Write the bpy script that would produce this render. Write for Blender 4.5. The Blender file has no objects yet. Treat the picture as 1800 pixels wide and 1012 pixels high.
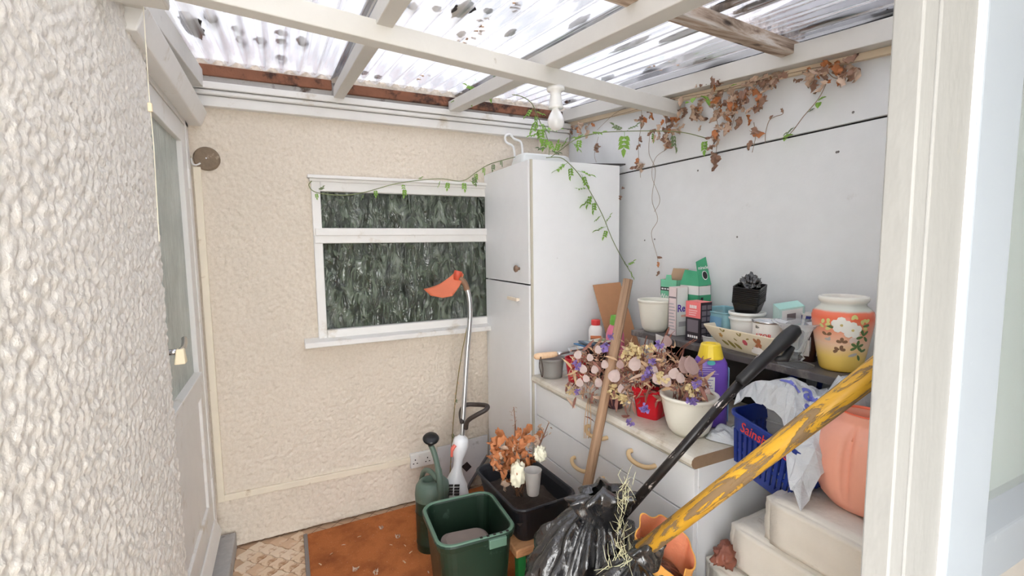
import bpy, bmesh, math, random
import numpy as np
from mathutils import Vector, Matrix, noise
from mathutils.bvhtree import BVHTree
random.seed(7); np.random.seed(7)
PI = math.pi
scene = bpy.context.scene
COL = scene.collection

# ------------------------------------------------------------------ camera
FL, YAW, PITCH, ROLL, CAMZ = 826.5, math.radians(25.81), math.radians(-5.30), math.radians(-0.77), 1.53
def cam_axes():
    f = Vector((math.sin(YAW)*math.cos(PITCH), math.cos(YAW)*math.cos(PITCH), math.sin(PITCH)))
    r = Vector((math.cos(YAW), -math.sin(YAW), 0)); u = r.cross(f)
    c, s = math.cos(ROLL), math.sin(ROLL)
    return c*r + s*u, -s*r + c*u, f
CR, CU, CF = cam_axes()
CC = Vector((0, 0, CAMZ))
cam = bpy.data.cameras.new('camera'); cam.sensor_fit = 'HORIZONTAL'; cam.sensor_width = 36
cam.lens = 36*FL/1800; cam.clip_start = 0.02; cam.clip_end = 200
camo = bpy.data.objects.new('camera', cam); COL.objects.link(camo)
m = Matrix.Identity(4)
for i in range(3): m[i][0], m[i][1], m[i][2], m[i][3] = CR[i], CU[i], -CF[i], CC[i]
camo.matrix_world = m; scene.camera = camo

# ------------------------------------------------------------------ sky and exposure
world = bpy.data.worlds.new('overcast_sky'); scene.world = world; world.use_nodes = True
wb = world.node_tree.nodes['Background']; wb.inputs[0].default_value = (0.985, 0.99, 1.0, 1); wb.inputs[1].default_value = 4.2
scene.view_settings.view_transform = 'Standard'; scene.view_settings.look = 'None'
scene.view_settings.gamma = 1; scene.view_settings.exposure = 1.6; scene.view_settings.use_curve_mapping = False
# ------------------------------------------------------------------ pixel helpers (real planes / real distances)
def ray(px, py): return CR*((px-900)/FL) - CU*((py-506)/FL) + CF
def P(px, py, ax, v):
    d = ray(px, py); return CC + d*((v-CC[ax])/d[ax])
def A(px, py, depth): return CC + ray(px, py)*depth
SL = 0.105
def Rf(px, py, a):
    d = ray(px, py); return CC + d*((a-CC.z)/(d.z-SL*d.y))

# ------------------------------------------------------------------ materials
def lin(c): 
    return tuple(((v/255)/12.92 if v/255 <= .04045 else ((v/255+.055)/1.055)**2.4) for v in c)
MATS = {}
class NT:
    def __init__(s, name):
        s.m = bpy.data.materials.new(name); s.m.use_nodes = True; s.t = s.m.node_tree; s.t.nodes.clear()
        s.out = s.n('ShaderNodeOutputMaterial'); s.co = s.n('ShaderNodeTexCoord')
    def n(s, kind, **kw):
        nd = s.t.nodes.new(kind)
        for k, v in kw.items(): setattr(nd, k, v)
        return nd
    def l(s, a, b): s.t.links.new(a, b)
    def mapping(s, scale=(1,1,1), rot=(0,0,0), coord='Object'):
        mp = s.n('ShaderNodeMapping'); mp.inputs['Scale'].default_value = scale; mp.inputs['Rotation'].default_value = rot
        s.l(s.co.outputs[coord], mp.inputs[0]); return mp.outputs[0]
    def noise(s, vec, scale, detail=4, rough=.55, dist=0):
        nd = s.n('ShaderNodeTexNoise'); nd.inputs['Scale'].default_value = scale; nd.inputs['Detail'].default_value = detail
        nd.inputs['Roughness'].default_value = rough; nd.inputs['Distortion'].default_value = dist
        s.l(vec, nd.inputs['Vector']); return nd.outputs['Fac']
    def vor(s, vec, scale, feature='F1', out='Distance', rnd=1):
        nd = s.n('ShaderNodeTexVoronoi'); nd.feature = feature; nd.inputs['Scale'].default_value = scale
        nd.inputs['Randomness'].default_value = rnd
        s.l(vec, nd.inputs['Vector']); return nd.outputs[out]
    def ramp(s, fac, stops):
        nd = s.n('ShaderNodeValToRGB'); e = nd.color_ramp.elements
        while len(e) > 1: e.remove(e[-1])
        e[0].position = stops[0][0]; e[0].color = (*stops[0][1], 1)
        for p, c in stops[1:]:
            k = e.new(p); k.color = (*c, 1)
        s.l(fac, nd.inputs[0]); return nd.outputs[0]
    def mix(s, fac, a, b):
        nd = s.n('ShaderNodeMix'); nd.data_type = 'RGBA'
        if isinstance(fac, (int, float)): nd.inputs[0].default_value = fac
        else: s.l(fac, nd.inputs[0])
        for k, v in ((6, a), (7, b)):
            if isinstance(v, tuple): nd.inputs[k].default_value = (*v[:3], 1)
            else: s.l(v, nd.inputs[k])
        return nd.outputs[2]
    def math(s, op, a, b=None):
        nd = s.n('ShaderNodeMath'); nd.operation = op
        for k, v in ((0, a), (1, b)):
            if v is None: continue
            if isinstance(v, (int, float)): nd.inputs[k].default_value = v
            else: s.l(v, nd.inputs[k])
        return nd.outputs[0]
    def bump(s, h, strength, dist=.01, normal=None):
        nd = s.n('ShaderNodeBump'); nd.inputs['Strength'].default_value = strength; nd.inputs['Distance'].default_value = dist
        s.l(h, nd.inputs['Height'])
        if normal: s.l(normal, nd.inputs['Normal'])
        return nd.outputs[0]
    def bsdf(s, color, rough=.5, metal=0, normal=None, spec=.5, **kw):
        b = s.n('ShaderNodeBsdfPrincipled')
        if isinstance(color, tuple): b.inputs['Base Color'].default_value = (*color[:3], 1)
        else: s.l(color, b.inputs['Base Color'])
        if isinstance(rough, (int, float)): b.inputs['Roughness'].default_value = rough
        else: s.l(rough, b.inputs['Roughness'])
        b.inputs['Metallic'].default_value = metal; b.inputs['Specular IOR Level'].default_value = spec
        if normal: s.l(normal, b.inputs['Normal'])
        for k, v in kw.items(): b.inputs[k].default_value = v
        return b.outputs[0]
    def done(s, sh): s.l(sh, s.out.inputs[0]); return s.m

def mat(name, c, rough=.5, metal=0, var=.10, scale=14, bump=0, bscale=60, dirt=None, dscale=5, damt=.62, stretch=(1,1,1), spec=.5, **kw):
    """plain procedural material: colour c with noise variation, optional dirt blotches and fine relief"""
    if name in MATS: return MATS[name]
    t = NT(name); c = lin(c); v = t.mapping(stretch)
    f = t.noise(v, scale)
    lo = tuple(x*(1-var) for x in c); hi = tuple(min(1, x*(1+var)) for x in c)
    col = t.mix(f, lo, hi)
    if dirt:
        g = t.ramp(t.noise(v, dscale, 6, .65), [(damt, (0,0,0)), (damt+.12, (1,1,1))])
        col = t.mix(g, col, lin(dirt))
    nrm = t.bump(t.noise(v, bscale, 3), bump, .004) if bump else None
    MATS[name] = t.done(t.bsdf(col, rough, metal, nrm, spec, **kw)); return MATS[name]

def mat_roughcast(name, c, c2, stain):
    t = NT(name); v = t.mapping()
    base = t.mix(t.noise(v, 2.2, 5), lin(c), lin(c2))
    fine = t.noise(v, 90, 4, .6)
    base = t.mix(t.ramp(fine, [(.35, (.35,.35,.35)), (.6, (0,0,0))]), base, lin(stain))
    sp = t.ramp(t.noise(v, 7, 8, .75), [(.68, (0,0,0)), (.74, (1,1,1))])
    base = t.mix(t.math('MULTIPLY', sp, .55), base, lin((120, 96, 70)))
    return t.done(t.bsdf(base, .93, 0, t.bump(fine, .55, .006), .2))
M_left = mat_roughcast('roughcast_near', (232,228,221), (224,218,208), (206,198,186))
M_back = mat_roughcast('roughcast_cream', (224,214,200), (214,203,187), (198,184,166))
M_white = mat('white_gloss_paint', (224,222,218), .45, var=.05, bump=.12, bscale=35, dirt=(196,186,170), dscale=6, damt=.60)
M_upvc = mat('upvc_white', (142,148,154), .3, var=.03, dirt=(196,198,196), dscale=14, damt=.66)
M_timberpaint = mat('painted_timber', (134,133,130), .6, var=.06, bump=.3, bscale=50, dirt=(160,152,138), dscale=22, damt=.66, stretch=(1,1,.35))
M_beam = mat('painted_roof_timber', (206,203,196), .6, var=.05, bump=.2, bscale=40, dirt=(150,138,120), dscale=16, damt=.68)
M_melamine = mat('white_melamine', (236,237,238), .38, var=.03, dirt=(176,170,160), dscale=18, damt=.70)
M_panel = mat('white_wall_board', (218,219,219), .75, var=.05, bump=.15, bscale=70, dirt=(192,190,186), dscale=5, damt=.66)
M_dark = mat('dark_gap', (38,34,32), .9)
M_black = mat('black_plastic', (22,22,24), .35, var=.2, bump=.1)
M_creamtrunk = mat('cream_trunking', (222,212,192), .5, dirt=(176,156,126), dscale=14)
M_stone = mat('grey_stone_sill', (168,166,164), .8, var=.2, scale=30, bump=.3, dirt=(110,100,92), dscale=9)
M_brown = mat('brown_wood_end', (150,124,98), .7, var=.2, scale=30, bump=.2)
M_chrome = mat('dull_chrome', (190,190,190), .25, 1, var=.1)
M_silver = mat('aluminium_tube', (196,196,196), .32, .9, var=.08)
M_greyslab = mat('dark_shelf_laminate', (84,80,80), .5, var=.15, dirt=(132,124,120), dscale=8, damt=.52)
M_tan = mat('tan_handle_plastic', (214,184,140), .4, var=.05)
M_soil = mat('dark_soil', (58,48,42), .95, var=.4, scale=60, bump=.8, bscale=90)

def mat_wood(name, c1, c2, scale=(60,60,4), rough=.7, axis_rot=(0,0,0)):
    t = NT(name); v = t.mapping(scale, axis_rot)
    n = t.noise(v, 1.0, 6, .6, 1.0)
    col = t.ramp(n, [(.3, lin(c1)), (.55, lin(c2)), (.75, lin(c1))])
    return t.done(t.bsdf(col, rough, 0, t.bump(n, .35, .003)))
M_stick = mat_wood('weathered_handle_wood', (128,98,74), (176,142,112), (90,90,3))
M_newwood = mat_wood('pale_wood', (226,184,142), (238,204,166), (70,70,10))
M_plank = mat_wood('plank_wood', (184,128,84), (214,160,112), (12,60,60))
def mat_oldtimber():
    t = NT('stained_bare_timber'); v = t.mapping((3,26,26))
    n = t.noise(v, 1, 6, .65, .6)
    col = t.ramp(n, [(.36, lin((84,58,44))), (.5, lin((178,158,140))), (.62, lin((206,198,190))), (.75, lin((122,92,70)))])
    w = t.ramp(t.vor(t.mapping((3,9,9)), 1.4), [(.1, lin((66,46,36))), (.16, (1,1,1))])
    mm = t.n('ShaderNodeMix', data_type='RGBA', blend_type='MULTIPLY'); mm.inputs[0].default_value = .9
    t.l(col, mm.inputs[6]); t.l(w, mm.inputs[7])
    return t.done(t.bsdf(mm.outputs[2], .85, 0, t.bump(n, .3, .003)))
M_oldtimber = mat_oldtimber()
M_rotten = mat('rotten_brown_timber', (128,84,62), .9, var=.45, scale=9, bump=.5, dirt=(58,38,30), dscale=11, damt=.5)
def mat_flaked():
    t = NT('flaking_yellow_paint'); v = t.mapping((34,34,5.5)); v2 = t.mapping((130,130,8))
    n = t.noise(v, 1, 8, .72, .8)
    wood = t.mix(t.noise(v2, 1, 4), lin((122,98,70)), lin((168,140,102)))
    yel = t.mix(t.noise(v, 3, 3), lin((206,150,30)), lin((238,188,66)))
    f = t.ramp(n, [(.50, (0,0,0)), (.515, (1,1,1))])
    col = t.mix(f, yel, wood)
    return t.done(t.bsdf(col, t.mix(f, (.4,)*3, (.8,)*3), 0, t.bump(t.ramp(n, [(.49, (1,1,1)), (.53, (0,0,0))]), .6, .003)))
M_flake = mat_flaked()
def mat_blackpole():
    t = NT('chipped_black_paint'); v = t.mapping((26,26,7))
    f = t.ramp(t.noise(v, 1.6, 8, .75), [(.585, (0,0,0)), (.60, (1,1,1))])
    col = t.mix(f, lin((30,26,26)), lin((206,196,190)))
    return t.done(t.bsdf(col, .35, 0, t.bump(t.noise(v, 6), .2, .002)))
M_blackpole = mat_blackpole()

def mat_glass_obscure(name, c1, c2, c3, alpha=.25, scale=(20,20,8), streak=.5, bk=.03, dk=.7, rough=.10):
    """textured privacy glass: rippled reflective sheet, partly see-through"""
    t = NT(name); v = t.mapping(scale)
    n = t.noise(v, 1.0, 3, .55, 1.8)
    big = t.noise(t.mapping((6,6,5)), 1.0, 4, .6)
    rip = t.vor(t.mapping((scale[0]*1.2, scale[1]*1.2, scale[2])), 1.0, 'SMOOTH_F1')
    col = t.ramp(big, [(.3, lin(c1)), (.5, lin(c2)), (.7, lin(c3))])
    hi = t.ramp(n, [(.50, (0,0,0)), (.62, (1,1,1))])  # ripple highlights painted into the glass colour as pale streaks
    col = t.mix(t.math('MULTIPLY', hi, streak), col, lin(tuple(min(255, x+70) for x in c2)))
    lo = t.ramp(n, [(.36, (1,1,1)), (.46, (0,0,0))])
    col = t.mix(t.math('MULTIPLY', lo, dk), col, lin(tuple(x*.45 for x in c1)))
    nr = t.bump(rip, 1.0, bk, t.bump(n, 1.0, bk))
    sh = t.bsdf(col, rough, 0, nr, .9)
    tr = t.n('ShaderNodeBsdfTransparent'); tr.inputs[0].default_value = (.72,.78,.74,1)
    mx = t.n('ShaderNodeMixShader'); mx.inputs[0].default_value = 1-alpha
    t.l(tr.outputs[0], mx.inputs[1]); t.l(sh, mx.inputs[2])
    return t.done(mx.outputs[0])
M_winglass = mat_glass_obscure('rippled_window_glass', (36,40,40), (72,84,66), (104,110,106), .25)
M_doorglass = mat_glass_obscure('reeded_door_glass', (158,166,160), (176,184,176), (194,200,192), .06, (70,70,5), .15, .006, .12, .3)

def mat_clear(name, tint=(.92,.95,.96), gloss=.10, rough=.05, body=0.0, bodycol=(.8,.85,.87)):
    t = NT(name)
    tr = t.n('ShaderNodeBsdfTransparent'); tr.inputs[0].default_value = (*tint, 1)
    fr = t.n('ShaderNodeFresnel'); fr.inputs[0].default_value = 1.28
    gl = t.bsdf(t.mix(t.noise(t.mapping(), 30), tuple(x*.95 for x in bodycol), bodycol), rough, 0, t.bump(t.noise(t.mapping(), 20), .05, .005), .6)
    mx = t.n('ShaderNodeMixShader'); f = t.math('ADD', t.math('MULTIPLY', fr.outputs[0], .8-body), body+gloss*.3)
    t.l(f, mx.inputs[0]); t.l(tr.outputs[0], mx.inputs[1]); t.l(gl, mx.inputs[2])
    return t.done(mx.outputs[0])
M_glassware = mat_clear('clear_pressed_glass', (.97,.975,.975), .2, .3, .03, (.92,.94,.95))
M_pane = mat_clear('clear_window_pane', (.80,.84,.84), .1, .05, .22, (.62,.66,.64))
M_cup = mat_clear('clear_plastic_cup', (.85,.84,.82), .2, .3, .35, (.7,.68,.66))

def mat_sheet():
    t = NT('weathered_clear_corrugated_plastic'); v = t.mapping((1,1,1))
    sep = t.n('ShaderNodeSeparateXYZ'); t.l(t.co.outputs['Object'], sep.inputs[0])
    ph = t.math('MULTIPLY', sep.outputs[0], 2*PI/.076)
    val = t.math('ADD', t.math('MULTIPLY', t.math('COSINE', ph), -.5), .5)           # 1 in the valleys: dirt, plus corrugation shading painted in as lines
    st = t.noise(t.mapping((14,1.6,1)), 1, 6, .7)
    grime_shade = t.math('MULTIPLY', t.math('POWER', val, 2.2), t.ramp(st, [(.30, (.25,)*3), (.62, (1,)*3)]))
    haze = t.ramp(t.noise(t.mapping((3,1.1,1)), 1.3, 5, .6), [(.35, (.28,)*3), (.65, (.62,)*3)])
    tr = t.n('ShaderNodeBsdfTransparent'); tr.inputs[0].default_value = (.20,.205,.225,1)
    dif = t.n('ShaderNodeBsdfTranslucent'); dif.inputs[0].default_value = (.18,.18,.20,1)
    d2 = t.n('ShaderNodeBsdfDiffuse'); t.l(t.mix(st, lin((150,146,150)), lin((206,206,214))), d2.inputs[0])
    m1 = t.n('ShaderNodeMixShader'); m1.inputs[0].default_value = .35; t.l(dif.outputs[0], m1.inputs[1]); t.l(d2.outputs[0], m1.inputs[2])
    m2 = t.n('ShaderNodeMixShader'); t.l(t.math('MINIMUM', t.math('ADD', haze, t.math('MULTIPLY', grime_shade, .55)), .92), m2.inputs[0])
    t.l(tr.outputs[0], m2.inputs[1]); t.l(m1.outputs[0], m2.inputs[2])
    gl = t.n('ShaderNodeBsdfGlossy'); gl.inputs['Roughness'].default_value = .15
    fr = t.n('ShaderNodeFresnel'); fr.inputs[0].default_value = 1.4
    m3 = t.n('ShaderNodeMixShader'); t.l(t.math('MULTIPLY', fr.outputs[0], .6), m3.inputs[0]); t.l(m2.outputs[0], m3.inputs[1]); t.l(gl.outputs[0], m3.inputs[2])
    return t.done(m3.outputs[0])
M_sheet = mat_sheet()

def mat_binbag():
    t = NT('black_bin_bag_film'); v = t.mapping()
    r = t.vor(v, 26, 'F1'); n = t.noise(t.mapping((1,1,.5)), 22, 5, .6, 1.5)
    nr = t.bump(r, .35, .02, t.bump(n, .45, .02))
    return t.done(t.bsdf(t.mix(n, (.006,.006,.007), (.02,.02,.022)), .16, 0, nr, 1.0, **{'Coat Weight': .5, 'Coat Roughness': .08}))
M_binbag = mat_binbag()
def mat_carrier():
    t = NT('white_carrier_film'); v = t.mapping()
    r = t.vor(v, 24, 'F1'); n = t.noise(v, 16, 4, .6, 1.2)
    nr = t.bump(r, .5, .02, t.bump(n, .4, .02))
    p = t.bsdf(t.mix(n, lin((206,210,214)), lin((236,238,240))), .28, 0, nr, .6)
    tr = t.n('ShaderNodeBsdfTranslucent'); tr.inputs[0].default_value = (.8,.82,.84,1); t.l(nr, tr.inputs['Normal'])
    mx = t.n('ShaderNodeMixShader'); mx.inputs[0].default_value = .25; t.l(p, mx.inputs[1]); t.l(tr.outputs[0], mx.inputs[2])
    return t.done(mx.outputs[0])
M_carrier = mat_carrier()
def mat_film(name, c1, c2):
    t = NT(name); v = t.mapping(); n = t.noise(v, 20, 4, .6, 1.2)
    nr = t.bump(n, .4, .02)
    p = t.bsdf(t.mix(n, lin(c1), lin(c2)), .35, 0, nr, .5)
    tr = t.n('ShaderNodeBsdfTranslucent'); tr.inputs[0].default_value = (*lin(c2), 1)
    mx = t.n('ShaderNodeMixShader'); mx.inputs[0].default_value = .35; t.l(p, mx.inputs[1]); t.l(tr.outputs[0], mx.inputs[2])
    return t.done(mx.outputs[0])
M_orangefilm = mat_film('orange_bag_film', (244,168,70), (250,206,118))
M_orangefilm_in = mat_film('orange_bag_lining', (236,140,104), (246,176,140))
def mat_coir():
    t = NT('coir_mat'); v = t.mapping()
    a = t.noise(v, 260, 3, .7); b = t.noise(v, 7, 5, .6)
    col = t.mix(a, lin((170,92,50)), lin((218,140,86)))
    col = t.mix(t.ramp(b, [(.45, (0,)*3), (.7, (.6,)*3)]), col, lin((120,64,40)))
    col = t.mix(t.ramp(t.noise(v, 120, 2), [(.70, (0,)*3), (.74, (.7,)*3)]), col, lin((222,178,140)))
    return t.done(t.bsdf(col, .95, 0, t.bump(a, .8, .01), .1))
M_coir = mat_coir()
def mat_tiles_far():
    t = NT('clay_floor_beyond'); v = t.mapping((1,1,1), (0,0,PI/4))
    b = t.n('ShaderNodeTexBrick'); b.offset = 0; b.inputs['Scale'].default_value = 1; b.inputs['Brick Width'].default_value = .068; b.inputs['Row Height'].default_value = .068
    b.inputs['Mortar Size'].default_value = .002; b.inputs['Color1'].default_value = (*lin((202,172,142)), 1); b.inputs['Color2'].default_value = (*lin((184,150,120)), 1)
    b.inputs['Mortar'].default_value = (*lin((128,100,80)), 1); t.l(v, b.inputs[0])
    return t.done(t.bsdf(b.outputs[0], .8, 0, t.bump(t.noise(v, 30), .3, .005)))
M_floor = mat_tiles_far()
M_tiles = [mat('clay_tile_a', (222,198,170), .75, var=.15, scale=18, bump=.3, dirt=(170,130,96), dscale=14, damt=.5),
           mat('clay_tile_b', (210,178,148), .75, var=.18, scale=18, bump=.3, dirt=(220,200,176), dscale=12, damt=.55),
           mat('clay_tile_c', (226,206,182), .75, var=.12, scale=18, bump=.3, dirt=(176,134,100), dscale=16, damt=.55)]

# ------------------------------------------------------------------ mesh builder
XF = {}                                                     # world matrices of things that parent parts
class MB:
    def __init__(s): s.v = []; s.f = []
    def add(s, vs, fs):
        k = len(s.v); s.v += [Vector(p) for p in vs]; s.f += [tuple(i+k for i in f) for f in fs]; return s
    def box(s, c, size, rot=None):
        hx, hy, hz = size[0]/2, size[1]/2, size[2]/2; c = Vector(c)
        vs = [Vector((x*hx, y*hy, z*hz)) for z in (-1,1) for y in (-1,1) for x in (-1,1)]
        if rot is not None: vs = [rot @ p for p in vs]
        return s.add([p+c for p in vs], [(0,2,3,1),(4,5,7,6),(0,1,5,4),(2,6,7,3),(0,4,6,2),(1,3,7,5)])
    def bb(s, x0, x1, y0, y1, z0, z1): return s.box(((x0+x1)/2, (y0+y1)/2, (z0+z1)/2), (abs(x1-x0), abs(y1-y0), abs(z1-z0)))
    def hexa(s, p): return s.add(p, [(0,3,2,1),(4,5,6,7),(0,1,5,4),(1,2,6,5),(2,3,7,6),(3,0,4,7)])   # bottom 4, top 4
    def slab(s, quad, th):
        q = [Vector(p) for p in quad]; n = (q[1]-q[0]).cross(q[3]-q[0]).normalized()*th
        return s.hexa(q + [p+n for p in q])
    def beam(s, a, b, w, h, up=(0,0,1)):
        """timber from a to b; a,b on the middle of its underside"""
        a, b = Vector(a), Vector(b); d = (b-a).normalized(); r = d.cross(Vector(up)).normalized()*(w/2); u = r.cross(d).normalized()*h
        return s.hexa([a-r, a+r, b+r, b-r, a-r+u, a+r+u, b+r+u, b-r+u])
    def tube(s, pts, r, n=8, cap=True, flat=None):
        pts = [Vector(p) for p in pts]; R_ = r if isinstance(r, (list, tuple)) else [r]*len(pts)
        nrm = None; k0 = len(s.v)
        for i, p in enumerate(pts):
            d = ((pts[min(i+1, len(pts)-1)] - pts[max(i-1, 0)])).normalized()
            if nrm is None:
                nrm = Vector((0,0,1)) if abs(d.z) < .9 else Vector((1,0,0))
            nrm = (nrm - d*nrm.dot(d)).normalized(); bi = d.cross(nrm)
            for j in range(n):
                a = 2*PI*j/n; q = nrm*math.cos(a)*R_[i] + bi*math.sin(a)*R_[i]*(flat or 1)
                s.v.append(p+q)
        for i in range(len(pts)-1):
            for j in range(n):
                a = k0+i*n+j; b = k0+i*n+(j+1) % n
                s.f.append((a, b, b+n, a+n))
        if cap:
            s.f.append(tuple(k0+j for j in reversed(range(n)))); e = k0+(len(pts)-1)*n; s.f.append(tuple(e+j for j in range(n)))
        return s
    def rings(s, rings, close0=True, close1=True):
        k0 = len(s.v); n = len(rings[0])
        for r in rings: s.v += [Vector(p) for p in r]
        for i in range(len(rings)-1):
            for j in range(n):
                a = k0+i*n+j; b = k0+i*n+(j+1) % n; s.f.append((a, b, b+n, a+n))
        if close0: s.f.append(tuple(k0+j for j in reversed(range(n))))
        if close1: e = k0+(len(rings)-1)*n; s.f.append(tuple(e+j for j in range(n)))
        return s
    def lathe(s, prof, n=32, c=(0,0,0), sx=1, sy=1, close0=True, close1=True):
        c = Vector(c)
        return s.rings([[c+Vector((r*math.cos(2*PI*j/n)*sx, r*math.sin(2*PI*j/n)*sy, z)) for j in range(n)] for r, z in prof], close0, close1)
    def grid(s, fn, nu, nv):
        k0 = len(s.v)
        for j in range(nv+1):
            for i in range(nu+1): s.v.append(Vector(fn(i/nu, j/nv)))
        for j in range(nv):
            for i in range(nu):
                a = k0+j*(nu+1)+i; s.f.append((a, a+1, a+nu+2, a+nu+1))
        return s
    def xf(s, M): s.v = [M @ p for p in s.v]; return s
    def mesh(s, name, material, smooth=False):
        me = bpy.data.meshes.new(name); me.from_pydata([tuple(p) for p in s.v], [], s.f); me.update()
        if material: me.materials.append(material)
        if smooth: me.polygons.foreach_set('use_smooth', [True]*len(me.polygons)); me.update()
        return me
    def build(s, name, material, parent=None, smooth=False, bevel=0, seg=2, world=True, solid=0, sub=0, angle=None):
        if parent is not None and world:
            Mi = XF[parent].inverted(); s.v = [Mi @ p for p in s.v]
        o = bpy.data.objects.new(name, s.mesh(name, material, smooth)); COL.objects.link(o)
        if parent is not None: o.parent = parent; XF[o] = XF[parent]
        else: XF[o] = Matrix.Identity(4)
        if solid: md = o.modifiers.new('thickness', 'SOLIDIFY'); md.thickness = solid; md.offset = 0
        if bevel: md = o.modifiers.new('edges', 'BEVEL'); md.width = bevel; md.segments = seg; md.limit_method = 'ANGLE'; md.angle_limit = angle or .6
        if sub: md = o.modifiers.new('smooth', 'SUBSURF'); md.levels = md.render_levels = sub
        return o
def tag(o, label=None, cat=None, group=None, kind=None):
    for k, v in (('label', label), ('category', cat), ('group', group), ('kind', kind)):
        if v: o[k] = v
    return o
def empty(name, loc, rz=0, rot=None):
    o = bpy.data.objects.new(name, None); COL.objects.link(o); o.empty_display_size = .05
    R_ = rot.to_4x4() if rot is not None else Matrix.Rotation(rz, 4, 'Z')
    Mx = Matrix.Translation(Vector(loc)) @ R_
    o.matrix_world = Mx; o.location = Mx.translation; o.rotation_euler = Mx.to_euler(); XF[o] = Mx
    return o
def thing(name, label, cat, loc, rz=0, group=None, rot=None): return tag(empty(name, loc, rz, rot), label, cat, group)
def struct(o): o['kind'] = 'structure'; return o
def rrect(cx, cy, z, wx, wy, r, k=5):
    """rounded rectangle ring"""
    out = []; r = min(r, wx/2*.99, wy/2*.99)
    for (sx, sy, a0) in ((1,1,0),(-1,1,PI/2),(-1,-1,PI),(1,-1,1.5*PI)):
        for i in range(k+1):
            a = a0+PI/2*i/k; out.append(Vector((cx+sx*(wx/2-r)+r*math.cos(a), cy+sy*(wy/2-r)+r*math.sin(a), z)))
    return out
def text_mb(body, size=1.0, extrude=0, bold=0, align='CENTER', cuts=0):
    cu = bpy.data.curves.new('lettering', 'FONT'); cu.body = body; cu.size = size; cu.align_x = align; cu.align_y = 'CENTER'; cu.offset = bold; cu.extrude = extrude
    cu.resolution_u = 3
    o = bpy.data.objects.new('lettering', cu); COL.objects.link(o)
    me = bpy.data.meshes.new_from_object(o.evaluated_get(bpy.context.evaluated_depsgraph_get()))
    if cuts:
        bm = bmesh.new(); bm.from_mesh(me); bmesh.ops.triangulate(bm, faces=bm.faces)
        bmesh.ops.subdivide_edges(bm, edges=bm.edges, cuts=cuts, use_grid_fill=True); bm.to_mesh(me); bm.free()
    mb = MB(); mb.v = [v.co.copy() for v in me.vertices]; mb.f = [tuple(p.vertices) for p in me.polygons]
    bpy.data.objects.remove(o); bpy.data.curves.remove(cu); bpy.data.meshes.remove(me)
    return mb
def frame(origin, xdir, ydir):
    x = Vector(xdir).normalized(); y = Vector(ydir); y = (y-x*y.dot(x)).normalized(); z = x.cross(y)
    Mx = Matrix.Identity(4)
    for i in range(3): Mx[i][0], Mx[i][1], Mx[i][2], Mx[i][3] = x[i], y[i], z[i], origin[i]
    return Mx
def smoothpath(pts, n=6):
    pts = [Vector(p) for p in pts]; out = []
    for i in range(len(pts)-1):
        p0, p1, p2, p3 = pts[max(i-1,0)], pts[i], pts[i+1], pts[min(i+2, len(pts)-1)]
        for k in range(n):
            t = k/n
            out.append(.5*((2*p1)+(p2-p0)*t+(2*p0-5*p1+4*p2-p3)*t*t+(3*p1-p0-3*p2+p3)*t**3))
    out.append(pts[-1]); return out

# ------------------------------------------------------------------ roughcast surfaces
def hash2(ix, iy, s):
    h = np.sin(ix*127.1+iy*311.7+s*74.7)*43758.5453; return h-np.floor(h)
def worley(u, v, s):
    iu, iv = np.floor(u), np.floor(v); f1 = np.full(u.shape, 9.)
    for dx in (-1,0,1):
        for dy in (-1,0,1):
            cx, cy = iu+dx, iv+dy
            d = np.hypot(cx+hash2(cx, cy, s)-u, cy+hash2(cx, cy, s+1)-v); f1 = np.minimum(f1, d)
    return f1
def lump(u, v, cell, s):
    w = np.sin(v/cell*.7+np.sin(u/cell*.5))*.3
    a = np.clip(1-worley(u/cell+w, v/cell, s)*1.15, 0, 1)
    b = np.clip(1-worley(u/cell*2.1, v/cell*2.1+w, s+5), 0, 1)
    c = np.clip(1-worley(u/cell*.55, v/cell*.55, s+9), 0, 1)
    return a**.8*.62 + b*.28 + c*.25
def rough_wall(name, material, fn, u0, u1, v0, v1, step, cell, amp, seed, skip=None, parent=None):
    nu, nv = int((u1-u0)/step), int((v1-v0)/step)
    U, V = np.meshgrid(np.linspace(u0, u1, nu+1), np.linspace(v0, v1, nv+1))
    H = lump(U, V, cell, seed)*amp
    co = fn(U, V, H).reshape(-1, 3)
    idx = np.arange((nu+1)*(nv+1)).reshape(nv+1, nu+1)
    q = np.stack([idx[:-1,:-1], idx[:-1,1:], idx[1:,1:], idx[1:,:-1]], -1)
    if skip is not None:
        uc = (U[:-1,:-1]+U[1:,1:])/2; vc = (V[:-1,:-1]+V[1:,1:])/2; q = q[~skip(uc, vc)]
    q = q.reshape(-1, 4)
    me = bpy.data.meshes.new(name); me.vertices.add(len(co)); me.vertices.foreach_set('co', co.ravel().astype(np.float32))
    me.loops.add(q.size); me.loops.foreach_set('vertex_index', q.ravel().astype(np.int32))
    me.polygons.add(len(q)); me.polygons.foreach_set('loop_start', np.arange(0, q.size, 4, dtype=np.int32)); me.polygons.foreach_set('loop_total', np.full(len(q), 4, dtype=np.int32))
    me.update(calc_edges=True); me.validate(); me.polygons.foreach_set('use_smooth', np.ones(len(q), dtype=bool)); me.materials.append(material)
    o = bpy.data.objects.new(name, me); COL.objects.link(o)
    if parent is not None: o.parent = parent; XF[o] = XF[parent]
    else: XF[o] = Matrix.Identity(4)
    return o

XW, YW, XR = -.345, 2.705, 1.74          # left wall face, back wall face, right wall face
YD0, YD1 = 1.785, 2.665                  # door opening in the left wall
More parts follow.
